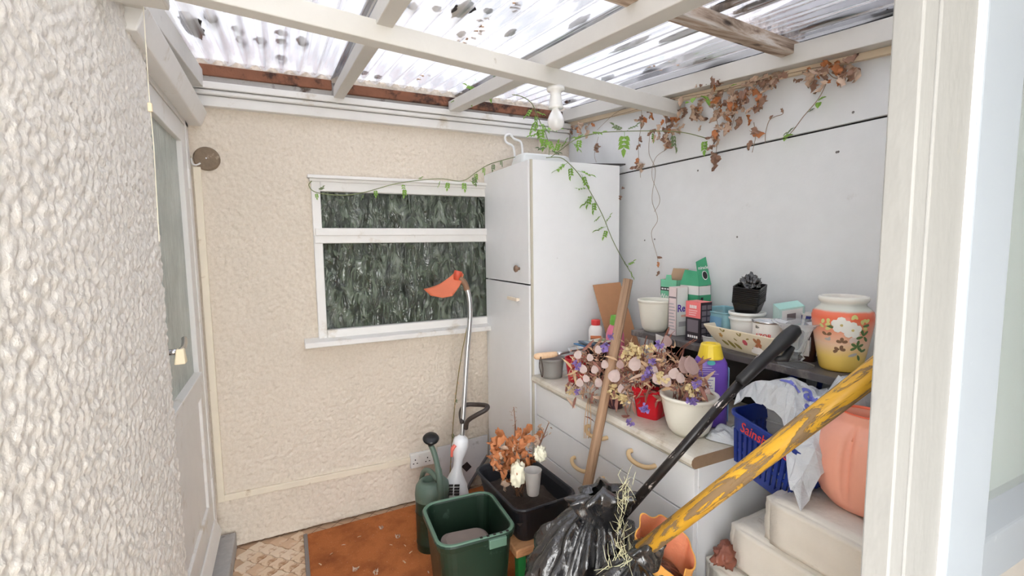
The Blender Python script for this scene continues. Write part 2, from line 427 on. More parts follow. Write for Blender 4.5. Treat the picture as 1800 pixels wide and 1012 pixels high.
# left wall: coarse roughcast, its solid core behind, and the strip above the door
wl = struct(rough_wall('wall_left', M_left, lambda U, V, H: np.stack([XW-.004+H, U, V], -1), -.1, YD0, 0, 2.5, .0055, .023, .0125, 3))
b = MB(); b.bb(-.6, XW-.002, -.1, YD0-.002, 0, 2.5); b.bb(-.6, -.372, YD0-.002, YW, 2.12, 2.5); b.bb(-.6, -.38, YD1, YW+.3, 0, 2.12); b.bb(-.6, -.43, YD0-.002, YD1, 0, 2.12)
b.build('wall_core', M_left, wl)
rough_wall('render_strip', M_left, lambda U, V, H: np.stack([-.372+H, U, V], -1), YD0, YW, 2.12, 2.5, .007, .02, .008, 11, parent=wl)
# back wall with the window opening
WX0, WX1, WZ0, WZ1 = .15, 1.20, 1.035, 1.885
wbk = struct(rough_wall('wall_back', M_back, lambda U, V, H: np.stack([U, YW-H, V], -1), -.4, XR+.1, 0, 2.42, 0.0065, .021, .0125, 21,
           skip=lambda u, v: (u > WX0) & (u < WX1) & (v > WZ0) & (v < WZ1)))
b = MB(); b.bb(-.6, WX0, YW+.002, YW+.2, 0, 2.42); b.bb(WX1, XR+.3, YW+.002, YW+.2, 0, 2.42); b.bb(WX0, WX1, YW+.002, YW+.2, 0, WZ0); b.bb(WX0, WX1, YW+.002, YW+.2, WZ1, 2.42)
b.build('wall_core', M_back, wbk)
# right wall: backing and two painted boards with an open joint
wr = struct(empty('wall_right', (XR, .2, 0)))
b = MB(); b.bb(XR+.012, XR+.15, .2, YW+.2, 0, 2.42); b.build('backing', M_dark, wr)
b = MB(); b.bb(XR, XR+.014, .2, YW, 0, 1.915); b.build('board', M_panel, wr, bevel=.0015)
b = MB(); b.hexa([(XR-.004,.2,1.922),(XR+.014,.2,1.922),(XR+.014,YW,1.922),(XR-.004,YW,1.922),(XR-.004,.2,2.12),(XR+.014,.2,2.12),(XR+.014,YW,2.36),(XR-.004,YW,2.36)])
b.build('board', M_panel, wr, bevel=.0015)
b = MB()
for i in range(16):
    p = Vector((XR, random.uniform(.9, 2.05), random.choice((.95, 1.25, 1.55, 1.85, 1.97, 2.1)) + random.uniform(-.02, .02)))
    b.lathe([(.0045, 0), (.003, .002)], 8, (0,0,0)); 
    for v in b.v[-16:]: v.xyz = p + Vector((-v.z-(.004 if p.z > 1.92 else 0), v.x, v.y))
b.build('nail_heads', mat('dull_nail', (120,116,112), .5, .5), wr)

b = MB(); b.bb(-.6, 3.2, -1.6, .18, 2.13, 2.2); struct(b.build('ceiling_light_blocker', mat('blocker_ceiling', (226,224,220), .9)))  # unseen ceiling added behind the camera to hold back sky light
b = MB(); b.bb(.50, 3.2, -.62, -.5, 0, 2.13); b.bb(1.9, 2.0, -.5, .3, 0, 2.13); struct(b.build('wall_light_blocker', mat('blocker_wall', (150,146,140), .9, bump=.4)))  # unseen walls added to shade the post and window frame
# floor: base slab plus the clay tiles that can be picked out
b = MB(); b.bb(-.6, 1.9, .2, 2.9, -.12, -.012); fl_ = struct(b.build('floor', M_floor))
b = MB(); b.bb(-8, 8, -12, .2, -.12, -.02); struct(b.build('floor_bounce', mat('bounce_paving', (206,202,194), .9, bump=.3)))  # unseen ground, kept pale to bounce fill light inside
def tile_mesh(mi):
    b = MB(); s = .0325; pts = []
    for (x0, y0, x1, y1) in ((-s,-s,s,-s),(s,-s,s,s),(s,s,-s,s),(-s,s,-s,-s)):
        for k in range(4):
            t = k/4; w = math.sin(t*2*PI)*.0035; dx, dy = x1-x0, y1-y0; L = math.hypot(dx, dy)
            pts.append(Vector((x0+dx*t-dy/L*w, y0+dy*t+dx/L*w, 0)))
    b.rings([[p*1.0+Vector((0,0,-.012)) for p in pts], [p*1.0+Vector((0,0,-.002)) for p in pts], [p*.95 for p in pts]], True, True)
    return b.mesh('tile', M_tiles[mi])
tms = [tile_mesh(i) for i in range(3)]; cnt = 0
for i in range(-40, 40):
    for j in range(-40, 40):
        c = Vector(((i-j)*.068*.7071-.1, (i+j)*.068*.7071+2.35, 0))
        if -.27 < c.x < .055 and 1.95 < c.y < 2.67:
            o = bpy.data.objects.new('tile', random.choice(tms)); COL.objects.link(o); o.parent = fl_; XF[o] = Matrix.Identity(4)
            o.location = c + Vector((0,0,random.uniform(-.002,.001))); o.rotation_euler = (random.uniform(-.02,.02), random.uniform(-.02,.02), PI/4)

# ------------------------------------------------------------------ ceiling: corrugated sheets on timbers
ce = struct(empty('ceiling', (.7, 1.5, 2.2)))
SA = 2.125
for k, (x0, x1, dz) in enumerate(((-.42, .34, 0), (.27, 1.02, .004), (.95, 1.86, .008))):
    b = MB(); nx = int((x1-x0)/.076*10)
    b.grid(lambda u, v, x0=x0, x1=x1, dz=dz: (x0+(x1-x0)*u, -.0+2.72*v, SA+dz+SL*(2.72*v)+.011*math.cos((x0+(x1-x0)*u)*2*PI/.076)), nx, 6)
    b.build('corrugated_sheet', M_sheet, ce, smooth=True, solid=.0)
def sl(x, y, a): return (x, y, a+SL*y)
for x0, x1 in ((.275, .325), (.895, .962)):
    b = MB(); b.beam(sl((x0+x1)/2, .05, 2.015), sl((x0+x1)/2, 2.66, 2.015), x1-x0, .055); b.build('rafter', M_beam, ce, bevel=.003)
b = MB(); b.beam(sl(1.70, .05, 2.035), sl(1.70, 2.69, 2.035), .075, .068); b.build('wall_plate', M_beam, ce, bevel=.003)
b = MB(); b.beam(sl(-.325, .05, 1.995), sl(-.325, 2.69, 1.995), .062, .085); b.build('wall_plate', M_beam, ce, bevel=.003)
PU0, PU1 = Vector((-.30, 1.375, 2.122)), Vector((1.725, 1.71, 2.118))
b = MB(); b.beam(PU0, PU1, .052, .06); b.build('purlin', M_beam, ce, bevel=.003)
b = MB(); b.bb(-.335, -.215, 1.345, 1.43, 2.10, 2.19); b.build('purlin_block', M_beam, ce, bevel=.006)
q0, q1 = Rf(1060, -12, 2.07), Rf(1390, 98, 2.07)
b = MB(); b.beam(Vector((.33, 1.02, 2.07+SL*1.02)), Vector((1.70, q1.y+.01, 2.07+SL*(q1.y+.01))), .05, .045); b.build('batten', M_oldtimber, ce, bevel=.003)
b = MB(); b.bb(.33, XR, 2.655, 2.70, 2.325, 2.375); b.build('batten', M_rotten, ce, bevel=.004)
b = MB(); b.bb(-.36, .27, 2.66, 2.70, 2.335, 2.385); b.build('batten', M_rotten, ce, bevel=.004)
b = MB(); b.beam(sl(1.727, .32, 2.012), sl(1.727, 2.69, 2.012), .022, .022); b.build('packing_strip', mat('cream_packing', (222,204,178), .8, bump=.4), ce)

# trims
tr = struct(empty('trim_1', (.6, 2.68, 2.2)))
b = MB(); b.bb(-.372, XR-.02, 2.662, 2.703, 2.195, 2.243); b.build('lower_board', M_white, tr, bevel=.004)
b = MB(); b.bb(-.372, XR-.02, 2.648, 2.703, 2.245, 2.268); b.build('bead', M_white, tr, bevel=.008, seg=3)
b = MB(); b.bb(-.372, XR-.02, 2.64, 2.703, 2.270, 2.302); b.build('upper_board', M_white, tr, bevel=.004)
b = MB(); b.bb(-.372, XR-.02, 2.675, 2.703, 2.302, 2.375); b.build('back_board', mat('grey_board', (176,172,168), .8, bump=.3, dirt=(90,76,66), dscale=12, damt=.55), tr)
t2 = struct(empty('trim_2', (-.34, 2.2, 2.12)))
b = MB(); b.hexa([(-.372,1.60,2.105),(-.318,1.60,2.105),(-.318,2.70,2.105),(-.372,2.70,2.105),(-.372,1.60,2.19),(-.290,1.60,2.175),(-.290,2.70,2.175),(-.372,2.70,2.19)])
b.build('drip_board', M_white, t2, bevel=.005)

# ------------------------------------------------------------------ left door
d1 = struct(empty('door_1', (-.37, YD0, .09)))
XD = -.372
b = MB(); b.bb(-.42, XD+.004, YD0-.0, YD0+.02, .09, 2.11); b.bb(-.42, XD+.004, 2.605, YD1, .09, 2.11); b.bb(-.42, XD+.004, YD0, YD1, 2.085, 2.125); b.build('door_frame', M_white, d1, bevel=.003)
y0, y1 = YD0+.022, 2.602
b = MB(); b.bb(-.415, XD, y0, y0+.105, .14, 2.082); b.build('stile', M_white, d1, bevel=.003)
b = MB(); b.bb(-.415, XD, y1-.10, y1, .14, 2.082); b.build('stile', M_white, d1, bevel=.003)
for z0, z1 in ((1.995, 2.082), (.85, .965), (.14, .33)):
    b = MB(); b.bb(-.415, XD, y0+.105, y1-.10, z0, z1); b.build('rail', M_white, d1, bevel=.003)
b = MB(); b.bb(-.412, XD-.012, y0+.10, y1-.095, .32, .86); b.build('lower_panel', M_white, d1)
b = MB(); b.bb(-.402, -.392, y0+.10, y1-.095, .96, 2.0); b.build('glass_pane', M_doorglass, d1)
b = MB(); b.bb(-.43, -.418, y0, y1, .14, 2.08); b.build('door_lining', mat('pale_interior', (150,156,150), .8), d1)
b = MB(); b.bb(XD-.03, XD+.012, y0+.10, y1-.095, .955, .972); b.build('glazing_bar', M_white, d1, bevel=.003)
b = MB(); b.hexa([(XD,y0,.15),(XD+.03,y0,.15),(XD+.03,y1,.15),(XD,y1,.15),(XD,y0,.215),(XD+.008,y0,.215),(XD+.008,y1,.215),(XD,y1,.215)]); b.build('weather_bar', M_white, d1, bevel=.003)
hd = empty('handle', (XD, 1.87, 1.2)); hd.parent = d1; hd.matrix_parent_inverse = XF[d1].inverted()
b = MB(); b.bb(XD, XD+.007, 1.845, 1.885, 1.03, 1.25); b.build('backplate', M_chrome, hd, bevel=.002)
b = MB(); b.tube([(XD+.004,1.868,1.19),(XD+.045,1.868,1.19)], .010, 12); b.tube(smoothpath([(XD+.045,1.86,1.192),(XD+.05,1.90,1.196),(XD+.046,1.95,1.205),(XD+.04,1.985,1.213)]), [.009]*19, 10); b.build('lever', M_chrome, hd, smooth=True)
b = MB(); b.hexa([(XD+.03,1.845,1.15),(XD+.062,1.845,1.15),(XD+.062,1.885,1.15),(XD+.03,1.885,1.15),(XD+.036,1.855,1.2),(XD+.058,1.855,1.2),(XD+.058,1.878,1.2),(XD+.036,1.878,1.2)]); b.build('tape_wrap', mat('cream_tape', (236,222,190), .6), hd, bevel=.004)
for z in (.33, 1.80):
    b = MB(); b.bb(XD-.005, XD+.008, 2.592, 2.615, z, z+.09); b.build('hinge', M_white, d1, bevel=.002)
b = MB(); b.bb(-.43, -.292, YD0-.01, YD1+.01, 0, .088); b.build('door_sill', M_stone, d1, bevel=.008)

# back window
w1 = struct(empty('window_1', (.65, YW, 1.0)))
yf0, yf1 = YW-.03, YW+.05
for nm, (x0, x1, z0, z1) in dict(a=(.146,.19,1.04,1.885), b=(1.18,1.21,1.04,1.885), c=(.19,1.18,1.82,1.885), d=(.19,1.18,1.04,1.085)).items():
    b = MB(); b.bb(x0, x1, yf0, yf1, z0, z1); b.build('window_frame', M_white, w1, bevel=.004)
b = MB(); b.bb(.15, 1.2, yf0-.008, yf1, 1.548, 1.592); b.bb(.155, 1.2, yf0-.016, yf1, 1.588, 1.628); b.build('transom', M_white, w1, bevel=.004)
b = MB(); b.bb(.13, 1.21, YW-.06, YW+.02, 1.883, 1.90); b.bb(.138, 1.21, YW-.042, YW+.02, 1.868, 1.884); b.build('head_moulding', M_white, w1, bevel=.004)
b = MB(); b.hexa([(.075,YW-.085,1.005),(1.2,YW-.085,1.005),(1.2,YW+.01,1.005),(.075,YW+.01,1.005),(.075,YW-.085,1.033),(1.2,YW-.085,1.033),(1.2,YW+.01,1.05),(.075,YW+.01,1.05)]); b.build('window_sill', M_white, w1, bevel=.004)
b = MB(); b.bb(.185, 1.185, YW+.005, YW+.011, 1.62, 1.825); b.build('pane', M_winglass, w1)
b = MB(); b.bb(.185, 1.185, YW+.005, YW+.011, 1.08, 1.552); b.build('pane', M_winglass, w1)
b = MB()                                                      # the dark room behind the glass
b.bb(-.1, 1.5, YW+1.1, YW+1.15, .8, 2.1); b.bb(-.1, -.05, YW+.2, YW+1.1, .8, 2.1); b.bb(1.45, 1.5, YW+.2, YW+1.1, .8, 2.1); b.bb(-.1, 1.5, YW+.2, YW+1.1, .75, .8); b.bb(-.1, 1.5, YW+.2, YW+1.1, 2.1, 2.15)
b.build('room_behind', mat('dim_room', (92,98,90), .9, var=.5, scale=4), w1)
b = MB(); b.grid(lambda u, v: (1.03+.16*u+.02*math.sin(v*7)*(1-u), YW+.03+.008*math.sin(u*26), 1.09+.73*v), 30, 20); b.build('curtain', mat('pale_net_curtain', (214,206,190), .9), w1, smooth=True, solid=.002)

# front timber post and the glazed unit next to it (photographer's side)
tp = struct(empty('trim_3', (.6, .27, 0)))
b = MB(); b.bb(.561, .588, .250, .277, 0, 2.10); b.build('post_edge', M_timberpaint, tp, bevel=.002)
b = MB(); b.bb(.586, .60, .257, .277, 0, 2.10); b.build('rebate', M_timberpaint, tp)
b = MB(); b.bb(.598, .674, .252, .277, 0, 2.10); b.build('lining_board', M_timberpaint, tp, bevel=.002)
b = MB(); b.bb(.80, .88, .312, .38, 0, 2.06); b.build('post', M_timberpaint, tp, bevel=.003)
b = MB(); b.tube([(.6745,.2515,0),(.6745,.2515,2.1)], .0035, 8); b.build('sealant_bead', mat('white_sealant', (236,236,234), .4, bump=.6, bscale=120), tp, smooth=True)
w2 = struct(empty('window_2', (1.1, .26, 0)))
b = MB(); b.hexa([(.676,.246,0),(.676,.31,0),(.754,.31,0),(.754,.238,0),(.676,.246,2.1),(.676,.31,2.1),(.754,.31,2.1),(.754,.238,2.1)]); b.build('outer_frame', M_upvc, w2, bevel=.004, seg=3)
b = MB(); b.bb(.754, .764, .258, .30, 0, 2.1); b.build('gasket', mat('dark_gasket', (24,20,44), .5), w2)
b = MB(); b.bb(.764, .784, .262, .30, .02, 2.1); b.build('spacer_bar', mat('grey_spacer', (150,148,140), .5, .2), w2)
b = MB()
for i in range(150): b.box((.774, .262, .03+i*.0135), (.012, .002, .004))
sp = b.build('spacer_perforations', mat('spacer_pits', (182,180,172), .5), w2); sp['kind'] = 'stuff'
b = MB(); b.bb(.784, .80, .254, .31, .02, 2.1); b.build('sash_stile', M_upvc, w2, bevel=.003)
b = MB(); b.hexa([(.80,.262,1.055),(1.70,.262,1.055),(1.70,.31,1.055),(.80,.31,1.055),(.80,.262,1.125),(1.70,.262,1.125),(1.70,.31,1.18),(.80,.31,1.18)]); b.build('cross_rail', M_upvc, w2, bevel=.003)
b = MB(); b.bb(.80, 1.70, .285, .291, 1.15, 2.08); b.build('pane', M_pane, w2)
b = MB(); b.bb(.80, 1.70, .28, .30, .03, 1.06); b.build('lower_infill', mat('grey_infill', (170,164,156), .5, var=.12, stretch=(1,1,.1)), w2)
b = MB(); b.bb(1.70, XR+.1, .25, .31, 0, 2.1); b.bb(.676, XR, .25, .31, 2.07, 2.12); b.build('outer_frame', M_upvc, w2)

# ------------------------------------------------------------------ wall fittings
cd = thing('cable_trunking', 'cream plastic cable trunking running down beside the door and along the back wall', 'trunking', (-.34, 2.69, .27))
b = MB(); b.bb(-.363, -.331, 2.678, 2.703, .255, 1.915); b.build('vertical_run', M_creamtrunk, cd, bevel=.003)
b = MB(); b.hexa([(-.335,2.68,.255),(-.335,2.703,.255),(.625,2.703,.245),(.625,2.68,.245),(-.335,2.68,.288),(-.335,2.703,.288),(.625,2.703,.278),(.625,2.68,.278)]); b.build('horizontal_run', M_creamtrunk, cd, bevel=.003)
b = MB(); b.lathe([(.056,0),(.056,.012),(.050,.02),(.02,.022)], 28); b.xf(frame(Vector((-.305,2.70,1.955)), (1,0,0), (0,0,1)))
jb = thing('round_block', 'round brown weathered mounting block on the back wall above the trunking', 'mounting block', (-.305, 2.70, 1.955))
b.build('block', mat('old_brown_block', (128,112,94), .9, var=.3, scale=30, bump=.5, dirt=(170,156,136), dscale=30, damt=.58), jb, bevel=.001)
b = MB(); b.lathe([(.005,0),(.004,.006)], 10); b.xf(frame(Vector((-.305,2.678,1.955)), (1,0,0), (0,0,1))); b.build('screw', M_chrome, jb)
b = MB(); b.tube(smoothpath([(-.33,2.672,1.93),(-.345,2.665,1.92),(-.36,2.668,1.925),(-.365,2.67,1.95)]), .004, 8); b.build('cable_end', M_white, jb, smooth=True)
so = thing('double_socket', 'white double power socket with two switches low on the back wall', 'socket', (.685, 2.70, .255))
b = MB(); b.bb(.612, .758, 2.672, 2.702, .214, .300); b.build('plate', mat('socket_white', (230,230,226), .3), so, bevel=.004)
for cx in (.648, .722):
    b = MB()
    for dx, dz, w, h in ((0,.012,.006,.008), (-.011,-.01,.008,.005), (.011,-.01,.008,.005)): b.box((cx-.008+dx, 2.6715, .252+dz), (w, .002, h))
    b.build('pin_holes', M_dark, so)
    b = MB(); b.box((cx+.018, 2.670, .281), (.010, .008, .018), Matrix.Rotation(.15, 3, 'X')); b.build('switch', mat('socket_white', (230,230,226), .3), so, bevel=.001)
pc = thing('pull_cord', 'thin cream pull cord with small toggle hanging from the roof timber', 'cord', (-.29, 1.86, 1.9))
pcx, pcy = -.285, P(264, 190, 0, -.285).y
b = MB(); b.tube([(pcx,pcy+.02,2.19),(pcx,pcy,1.93),(pcx+.001,pcy,1.8),(pcx-.004,pcy,1.55)], .0012, 6); b.build('cord', mat('cream_cord', (226,218,200), .8), pc)
b = MB(); zt = P(267, 192, 0, pcx).z; b.box((pcx,pcy,zt), (.010,.010,.022)); b.build('toggle', mat('cream_tape', (236,222,190), .6), pc, bevel=.002)
lp = thing('pendant_bulb', 'bare white bulb in a white holder fixed under the roof purlin', 'light', (.975, 1.587, 2.12))
lc = Vector((.962, 1.585, 2.12))
b = MB(); b.lathe([(.034,0),(.034,-.012),(.022,-.016),(.020,-.03),(.022,-.034),(.024,-.055),(.028,-.072),(.028,-.078)], 24, lc); b.build('lamp_holder', mat('porcelain_white', (232,232,230), .25), lp, smooth=True)
b = MB(); b.lathe([(.013,-.074),(.015,-.084),(.024,-.100),(.0315,-.118),(.0315,-.132),(.026,-.147),(.014,-.157),(.002,-.160)], 24, lc); b.build('bulb', mat('opal_bulb', (236,236,234), .15, **{'Transmission Weight': .3}), lp, smooth=True)

# ------------------------------------------------------------------ tall cupboard
CX, CY0, CY1, CT = 1.12, 2.10, 2.688, 1.95
cb = thing('tall_cupboard', 'tall white two-door cupboard standing in the back right corner', 'cupboard', (1.40, 2.4, 0))
b = MB(); b.bb(CX+.018, 1.68, CY0, CY0+.016, 0, CT); b.build('side_panel', M_melamine, cb, bevel=.0015)
b = MB(); b.bb(CX+.018, 1.68, CY1-.016, CY1, 0, CT); b.bb(CX+.02, 1.68, CY0+.016, CY1-.016, CT-.018, CT-.002); b.bb(1.665, 1.68, CY0+.016, CY1-.016, .05, CT-.02); b.bb(CX+.04, 1.66, CY0+.016, CY1-.016, .06, .08); b.build('carcass', M_melamine, cb)
b = MB(); b.bb(CX+.008, CX+.018, CY0, CY0+.012, .0, CT); b.build('edge_strip', mat('yellowed_edging', (196,190,174), .6, var=.12), cb)
b = MB(); b.bb(CX, CX+.016, CY0+.016, CY1-.004, 1.326, CT); b.build('upper_door', M_melamine, cb, bevel=.0015)
b = MB(); b.bb(CX, CX+.016, CY0+.016, CY1-.004, .09, 1.318); ld = b.build('lower_door', M_melamine, cb, bevel=.0015)
b = MB(); b.bb(CX+.03, CX+.04, CY0+.016, CY1-.016, 0, .085); b.build('plinth', M_melamine, cb)
kp = Vector((CX, 2.222, 1.402)); b = MB(); b.lathe([(.008,0),(.008,.010),(.017,.016),(.019,.024),(.013,.030),(.002,.031)], 20); b.xf(frame(kp, (0,1,0), (0,0,1)) @ Matrix.Rotation(PI, 4, 'Y') if frame(kp, (0,1,0), (0,0,1)).col[2].x > 0 else frame(kp, (0,1,0), (0,0,1)))
b.build('knob', mat('brown_knob', (134,108,88), .5, var=.25, scale=60), cb, smooth=True)
b = MB(); b.bb(CX-.024, CX-.012, 2.215, 2.335, 1.228, 1.246); b.bb(CX-.014, CX+.001, 2.225, 2.24, 1.228, 1.244); b.bb(CX-.014, CX+.001, 2.31, 2.325, 1.228, 1.244); b.build('pull_handle', mat('cream_handle', (236,222,202), .4), cb, bevel=.003)

# drawer cabinet and worktop
KX, KY0, KY1, KT = 1.145, 1.045, 2.095, .815
kc = thing('drawer_cabinet', 'low white drawer cabinet with tan bow handles below the worktop', 'cabinet', (1.43, 1.57, 0))
b = MB(); b.bb(KX+.018, 1.72, KY0, KY0+.016, 0, KT); b.build('side_panel', M_melamine, kc, bevel=.001)
b = MB(); b.bb(KX+.018, 1.72, KY1-.016, KY1, 0, KT); b.bb(1.70, 1.72, KY0+.016, KY1-.016, 0, KT); b.bb(KX+.02, 1.70, KY0+.016, KY1-.016, .08, .1); b.bb(KX+.02, KX+.1, KY0+.016, KY1-.016, KT-.02, KT); b.build('carcass', M_melamine, kc)
for i, (z0, z1) in enumerate(((.648,.806), (.462,.642), (.10,.456))):
    b = MB(); b.bb(KX, KX+.016, KY0+.002, KY1-.002, z0, z1); dr = b.build('drawer_front', M_melamine, kc, bevel=.0015)
    for yc in ((1.285, 1.56), (1.455, 1.67), ())[i]:
        zc = (.735, .548)[i]
        pts = smoothpath([(KX, yc+.062, zc+.014), (KX-.018, yc+.060, zc+.012), (KX-.028, yc+.04, zc), (KX-.031, yc, zc-.004), (KX-.028, yc-.04, zc), (KX-.018, yc-.060, zc+.006), (KX, yc-.062, zc+.008)], 4)
        h = MB(); h.tube(pts, [.0085 if k in (0,1,len(pts)-2,len(pts)-1) else .0085 for k in range(len(pts))], 10); h.build('bow_handle', M_tan, dr, smooth=True)
wt = thing('worktop', 'cream laminate worktop with rolled front edge on the drawer cabinet', 'worktop', (1.43, 1.57, .815))
def mat_worktop():
    t = NT('worn_cream_laminate'); v = t.mapping()
    n = t.noise(v, 9, 7, .7); col = t.ramp(n, [(.35, lin((226,222,210))), (.58, lin((206,198,182))), (.72, lin((166,150,128)))])
    return t.done(t.bsdf(col, .4, 0, t.bump(n, .1, .003)))
prof = [(1.73,.816),(1.135,.816),(1.123,.822),(1.117,.834),(1.119,.846),(1.128,.854),(1.140,.856),(1.73,.856)]
b = MB(); b.rings([[Vector((x, y, z)) for x, z in prof] for y in (1.034, 2.096)]); b.build('slab', mat_worktop(), wt)
b = MB(); b.rings([[Vector((x, y, z)) for x, z in prof] for y in (1.0325, 1.0338)]); b.build('end_strip', M_brown, wt)

# raised dark shelf on two blocks
sh = thing('raised_shelf', 'dark grey laminate shelf board raised above the back of the worktop', 'shelf', (1.6, 1.27, .856))
SZ = 1.12
b = MB(); b.bb(1.462, 1.732, .80, 1.735, SZ-.026, SZ); b.build('shelf_board', M_greyslab, sh, bevel=.003)
b = MB(); b.bb(1.56, 1.72, 1.06, 1.09, .857, SZ-.027); b.build('shelf_support', M_black, sh)
b = MB(); b.bb(1.56, 1.72, 1.66, 1.69, .857, SZ-.027); b.build('shelf_support', M_black, sh)
b = MB(); b.bb(1.70, 1.722, 1.09, 1.66, .857, SZ-.027); b.build('shade_panel', M_black, sh)  # black panel and supports paint in the darkness under the shelf
# ------------------------------------------------------------------ decals that follow a curved body
def decal(poly_pts, fn, n_out=None):
    """polygon in local (u,v) fanned from its centre and laid on a surface fn(u,v)"""
    c = sum((Vector((p[0], p[1])) for p in poly_pts), Vector((0,0)))/len(poly_pts)
    b = MB(); k = len(poly_pts); mid = [((p[0]+c.x)/2, (p[1]+c.y)/2) for p in poly_pts]
    vs = [fn(c.x, c.y)] + [fn(*p) for p in mid] + [fn(p[0], p[1]) for p in poly_pts]
    fs = [(0, 1+i, 1+(i+1) % k) for i in range(k)] + [(1+i, 1+k+i, 1+k+(i+1) % k, 1+(i+1) % k) for i in range(k)]
    return b.add(vs, fs)
def petal(cx, cy, ang, L, W, n=9):
    out = []
    for i in range(n):
        t = 2*PI*i/n; x = L/2+math.cos(t)*L/2; y = math.sin(t)*W/2*(1+.25*math.cos(t))
        out.append((cx+x*math.cos(ang)-y*math.sin(ang), cy+x*math.sin(ang)+y*math.cos(ang)))
    return out
def flat_panel(parent, name, material, Mx, x0, x1, y0, y1, off=.0006):
    b = MB(); b.add([(x0,y0,off),(x1,y0,off),(x1,y1,off),(x0,y1,off)], [(0,1,2,3)]); b.xf(Mx); return b.build(name, material, parent)
def lettering(parent, body, material, Mx, x, y, size, off=.001, bold=0, sx=1):
    b = text_mb(body, size, bold=bold); b.xf(Mx @ Matrix.Translation((x,y,off)) @ Matrix.Diagonal((sx,1,1,1))); return b.build('lettering', material, parent)
INK = lambda n, c: mat('ink_'+n, c, .6, var=.04)
W_ = INK('white', (232,232,230)); K_ = INK('black', (34,30,36))

def pot(name, label, cat, c, r, h, material, taper=.7, rim=.008, wall=.006, soil=None, rot=None, group=None, bulge=0):
    t = thing(name, label, cat, c, 0, group, rot)
    pr = []
    for i in range(9):
        k = i/8; rr = r*(taper+(1-taper)*(k**(.5 if bulge else 1))); pr.append((rr, h*k))
    inner = [(q-wall, max(z, wall)) for q, z in reversed(pr)]
    pr2 = [(pr[0][0]*.8, 0)] + pr[:-1] + [(r, h-rim), (r+.003, h-rim*.8), (r+.003, h-.001), (r-.001, h), (r-wall, h-.001)] + inner[1:]
    b = MB(); b.lathe(pr2, 40); b.build('pot_body', material, t, smooth=True, world=False)
    if soil: b = MB(); b.lathe([(.001, h*.72), (r*.9*(taper+(1-taper)*.8)-wall*.3, h*.70)], 24, close1=False); b.build('soil', soil, t, world=False)
    return t
def carton(name, label, c, rz, wx, wy, h, mats, rot=None, lid=True, group=None):
    """cardboard carton: x = width of its printed front (facing -y), y = depth"""
    t = thing(name, label, 'box', c, rz, group, rot)
    th = .0016
    for nm, (x0, x1, y0, y1) in dict(front=(-wx/2, wx/2, -wy/2, -wy/2+th), back=(-wx/2, wx/2, wy/2-th, wy/2), left=(-wx/2, -wx/2+th, -wy/2, wy/2), right=(wx/2-th, wx/2, -wy/2, wy/2)).items():
        b = MB(); b.bb(x0, x1, y0, y1, 0, h); b.build(nm+'_panel', mats.get(nm, mats['front']), t, world=False)
    b = MB(); b.bb(-wx/2, wx/2, -wy/2, wy/2, 0, th); b.build('base_panel', mats['front'], t, world=False)
    if lid: b = MB(); b.bb(-wx/2, wx/2, -wy/2, wy/2, h, h+th); b.build('top_panel', mats.get('top', mats['front']), t, world=False)
    t['hh'] = h; del t['hh']
    return t
def local_front(t, wy, h): return XF[t] @ frame(Vector((0, -wy/2-.0004, 0)), (1,0,0), (0,0,1))
def local_left(t, wx): return XF[t] @ frame(Vector((-wx/2-.0004, 0, 0)), (0,-1,0), (0,0,1))

M_cream = mat('cream_ceramic', (232,228,214), .28, var=.04, dirt=(196,186,160), dscale=9, damt=.66)
M_whitep = mat('white_ceramic', (230,230,226), .3, var=.04, dirt=(190,184,170), dscale=12, damt=.66)
M_card = mat('brown_card', (172,144,116), .9, var=.1)
ZT = .856

# ------------------------------------------------------------------ on the raised shelf
pot('plant_pot', 'cream round-bellied plant pot at the far end of the dark shelf', 'pot', (1.545,1.665,SZ), .078, .148, M_cream, .62, .012, .008, M_soil, bulge=1)

g1 = mat('pale_green_card', (118,196,158), .55, var=.08); g2 = mat('green_card', (64,158,116), .5, var=.06); g3 = mat('white_card', (228,226,222), .6, var=.04)
t = carton('carton', 'pale green open-topped carton with torn flap against the wall', (1.652,1.662,SZ), 0, .06, .104, .235, dict(front=g1, left=g1, right=M_card, back=M_card), lid=False)
Mx = local_left(t, .06)
flat_panel(t, 'print_band', K_, Mx, -.05, .05, .182, .199); [flat_panel(t, 'small_print', W_, Mx, -.044+.018*i, -.031+.018*i, .187, .194, .0012) for i in range(5)]
lettering(t, 'Weedol', W_, Mx, 0, .154, .034, .0012, .0006); flat_panel(t, 'print_base', mat('light_green_print', (134,206,120), .5), Mx, -.051, .051, .02, .128)
b = MB(); b.hexa([(-.031,-.02,.235),(-.028,-.02,.235),(-.028,.02,.235),(-.031,.02,.235),(-.031,-.014,.258),(-.028,-.014,.258),(-.028,.014,.258),(-.031,.014,.258)]); b.build('tuck_tab', g1, t, world=False)
b = MB(); b.slab([(.029,-.05,.235),(.029,.05,.235),(.045,.048,.285),(.045,-.048,.285)], .0016); b.build('back_flap', M_card, t, world=False)
b = MB(); b.slab([(.036,-.022,.255),(.036,.018,.255),(.039,.018,.265),(.039,-.022,.265)], .003); b.build('hand_slot', g3, t, world=False)

